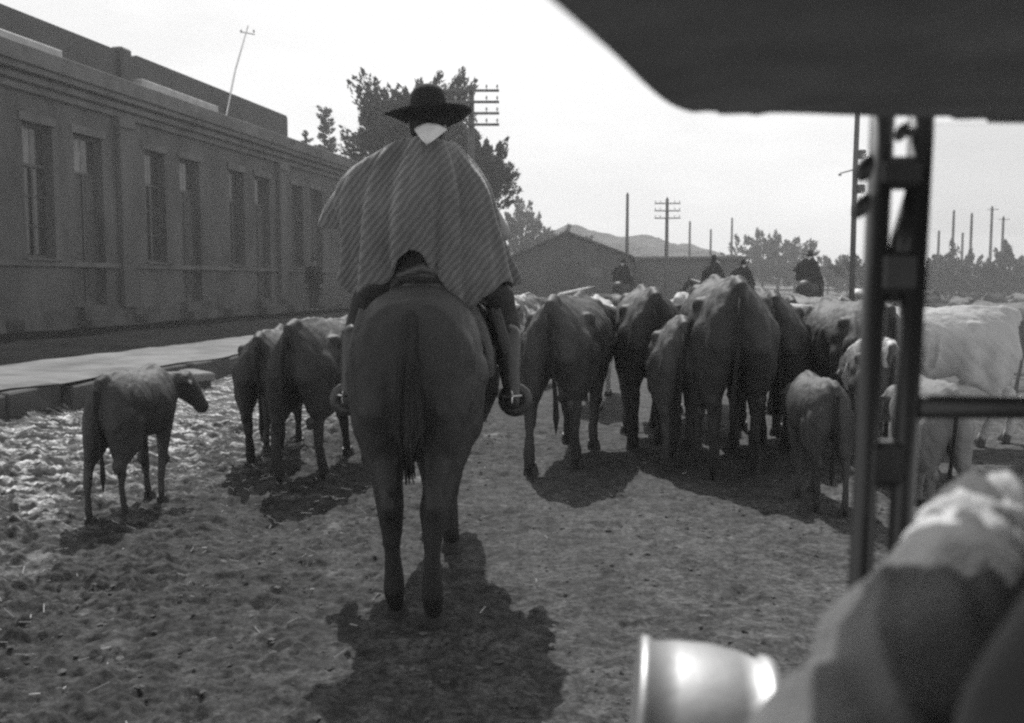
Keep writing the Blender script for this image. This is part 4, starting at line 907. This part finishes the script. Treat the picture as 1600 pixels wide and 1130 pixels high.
# sleeve as a displaced tube with real folds
def sleeve(path, rad, folds, n=72, m_=110):
    P_ = [Vector(p) for p in path]; b = bmesh.new(); rings = []; a = None
    for j in range(m_+1):
        t = j/m_*(len(P_)-1); i = min(int(t), len(P_)-2); f = t-i
        p0, p1, p2, p3 = P_[max(i-1, 0)], P_[i], P_[i+1], P_[min(i+2, len(P_)-1)]
        p = .5*((2*p1)+(p2-p0)*f+(2*p0-5*p1+4*p2-p3)*f*f+(3*p1-p0-3*p2+p3)*f**3)
        d = (p2-p1).normalized() if j in (0, m_) else ((p2-p0)*(1-f)+(p3-p1)*f).normalized()
        a = d.orthogonal().normalized() if a is None else (a-d*a.dot(d)).normalized(); c = d.cross(a); r_ = rad[i]*(1-f)+rad[i+1]*f
        u = j/m_; ring = []
        for k in range(n):
            th = 2*math.pi*k/n; off = 0
            for (uc, th0, amp, wd, skew) in folds:
                dd = (u-uc-skew*math.sin(th-th0))/wd; off += amp*math.exp(-dd*dd)*(.35+.65*max(0, math.cos(th-th0)))
            off += .0012*math.sin(th*3+u*22)+.0008*math.sin(th*5-u*40); w1 = 1-abs(2*float(fbm(np.array(u*11+math.cos(th)*1.3), np.array(math.sin(th)*1.6+u*6), 2, 33))-1); off += (w1-.75)*.012
            ring.append(b.verts.new(p+(a*math.cos(th)+c*math.sin(th))*(r_+off)))
        rings.append(ring)
    for i in range(m_):
        for k in range(n): b.faces.new((rings[i][k], rings[i][(k+1) % n], rings[i+1][(k+1) % n], rings[i+1][k]))
    b.faces.new(rings[0]); b.faces.new(rings[-1]); bmesh.ops.recalc_face_normals(b, faces=b.faces)
    me = bpy.data.meshes.new('sleeve'); b.to_mesh(me); b.free(); return me
b = bmesh.new(); tube(b, [(.39, .36, .60), (.385, .36, .85), (.375, .37, 1.05), (.372, .37, 1.20), (.375, .37, 1.31), (.385, .375, 1.375), (.40, .38, 1.415), (.41, .39, 1.44)], [(.20, .14), (.20, .14), (.205, .14), (.20, .13), (.19, .12), (.15, .10), (.09, .08), (.065, .065)], 20)
limb(b, [(.56, .38, 1.20), (.67, .44, .98), (.58, .64, .95)], [.08, .065, .05])
coat = ppart('coat', fuse(b, .014, 4, 'coat'), M['coat'])
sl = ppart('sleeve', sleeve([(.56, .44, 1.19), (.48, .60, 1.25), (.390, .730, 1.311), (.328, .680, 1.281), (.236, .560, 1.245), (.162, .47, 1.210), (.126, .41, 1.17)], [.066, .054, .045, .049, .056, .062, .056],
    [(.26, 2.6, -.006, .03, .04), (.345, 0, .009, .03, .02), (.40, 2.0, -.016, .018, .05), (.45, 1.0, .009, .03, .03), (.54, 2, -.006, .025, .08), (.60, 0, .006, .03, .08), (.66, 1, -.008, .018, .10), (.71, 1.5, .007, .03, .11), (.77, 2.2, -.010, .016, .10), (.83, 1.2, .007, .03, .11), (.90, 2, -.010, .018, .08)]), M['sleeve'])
elbow_light = ppart('painted_elbow_light', sleeve([(.455, .655, 1.268), (.420, .700, 1.292), (.392, .728, 1.312), (.362, .706, 1.299), (.334, .683, 1.284), (.312, .655, 1.272)], [.036, .048, .049, .050, .051, .042],
    [(.30, 0, .006, .05, .03), (.52, 1.2, -.016, .035, .07), (.53, 4.2, -.010, .035, .05), (.64, 0, .004, .05, .03), (.78, 2.6, -.006, .03, .08)], 72, 80), M['white_cloth'])  # added pale band: sunlight on the elbow painted as white cloth
b = bmesh.new(); tube(b, [(0, -.004, 0), (0, .0, 0), (0, .004, 0)], [.010, .0115, .010], 16); me = bpy.data.meshes.new('button'); bmesh.ops.recalc_face_normals(b, faces=b.faces); b.to_mesh(me); b.free(); me.materials.append(M['horn'])
bt = bpy.data.objects.new('button', me); COL.objects.link(bt); bt.parent = coat; bt.location = (.200-.37, .335-.38, 1.30-.35); bt.rotation_euler = (R(15), R(50), R(20))
tag(pa, 'passenger at lower right in a creased sleeve with its sunlit elbow painted pale', 'person')

# ------------------------------------------------------------------ haze
b = bmesh.new(); box(b, (-420, -60, -3), (420, 420, 26)); hz = link('haze', b, None); tag(hz, kind='stuff')
hm = bpy.data.materials.new('haze'); hm.use_nodes = True; n = hm.node_tree.nodes; n.remove(n['Principled BSDF']); pv = n.new('ShaderNodeVolumePrincipled')
pv.inputs['Color'].default_value = (.9, .9, .9, 1); pv.inputs['Density'].default_value = .0018; pv.inputs['Anisotropy'].default_value = .3
hm.node_tree.links.new(pv.outputs[0], n['Material Output'].inputs['Volume']); hz.data.materials.append(hm)
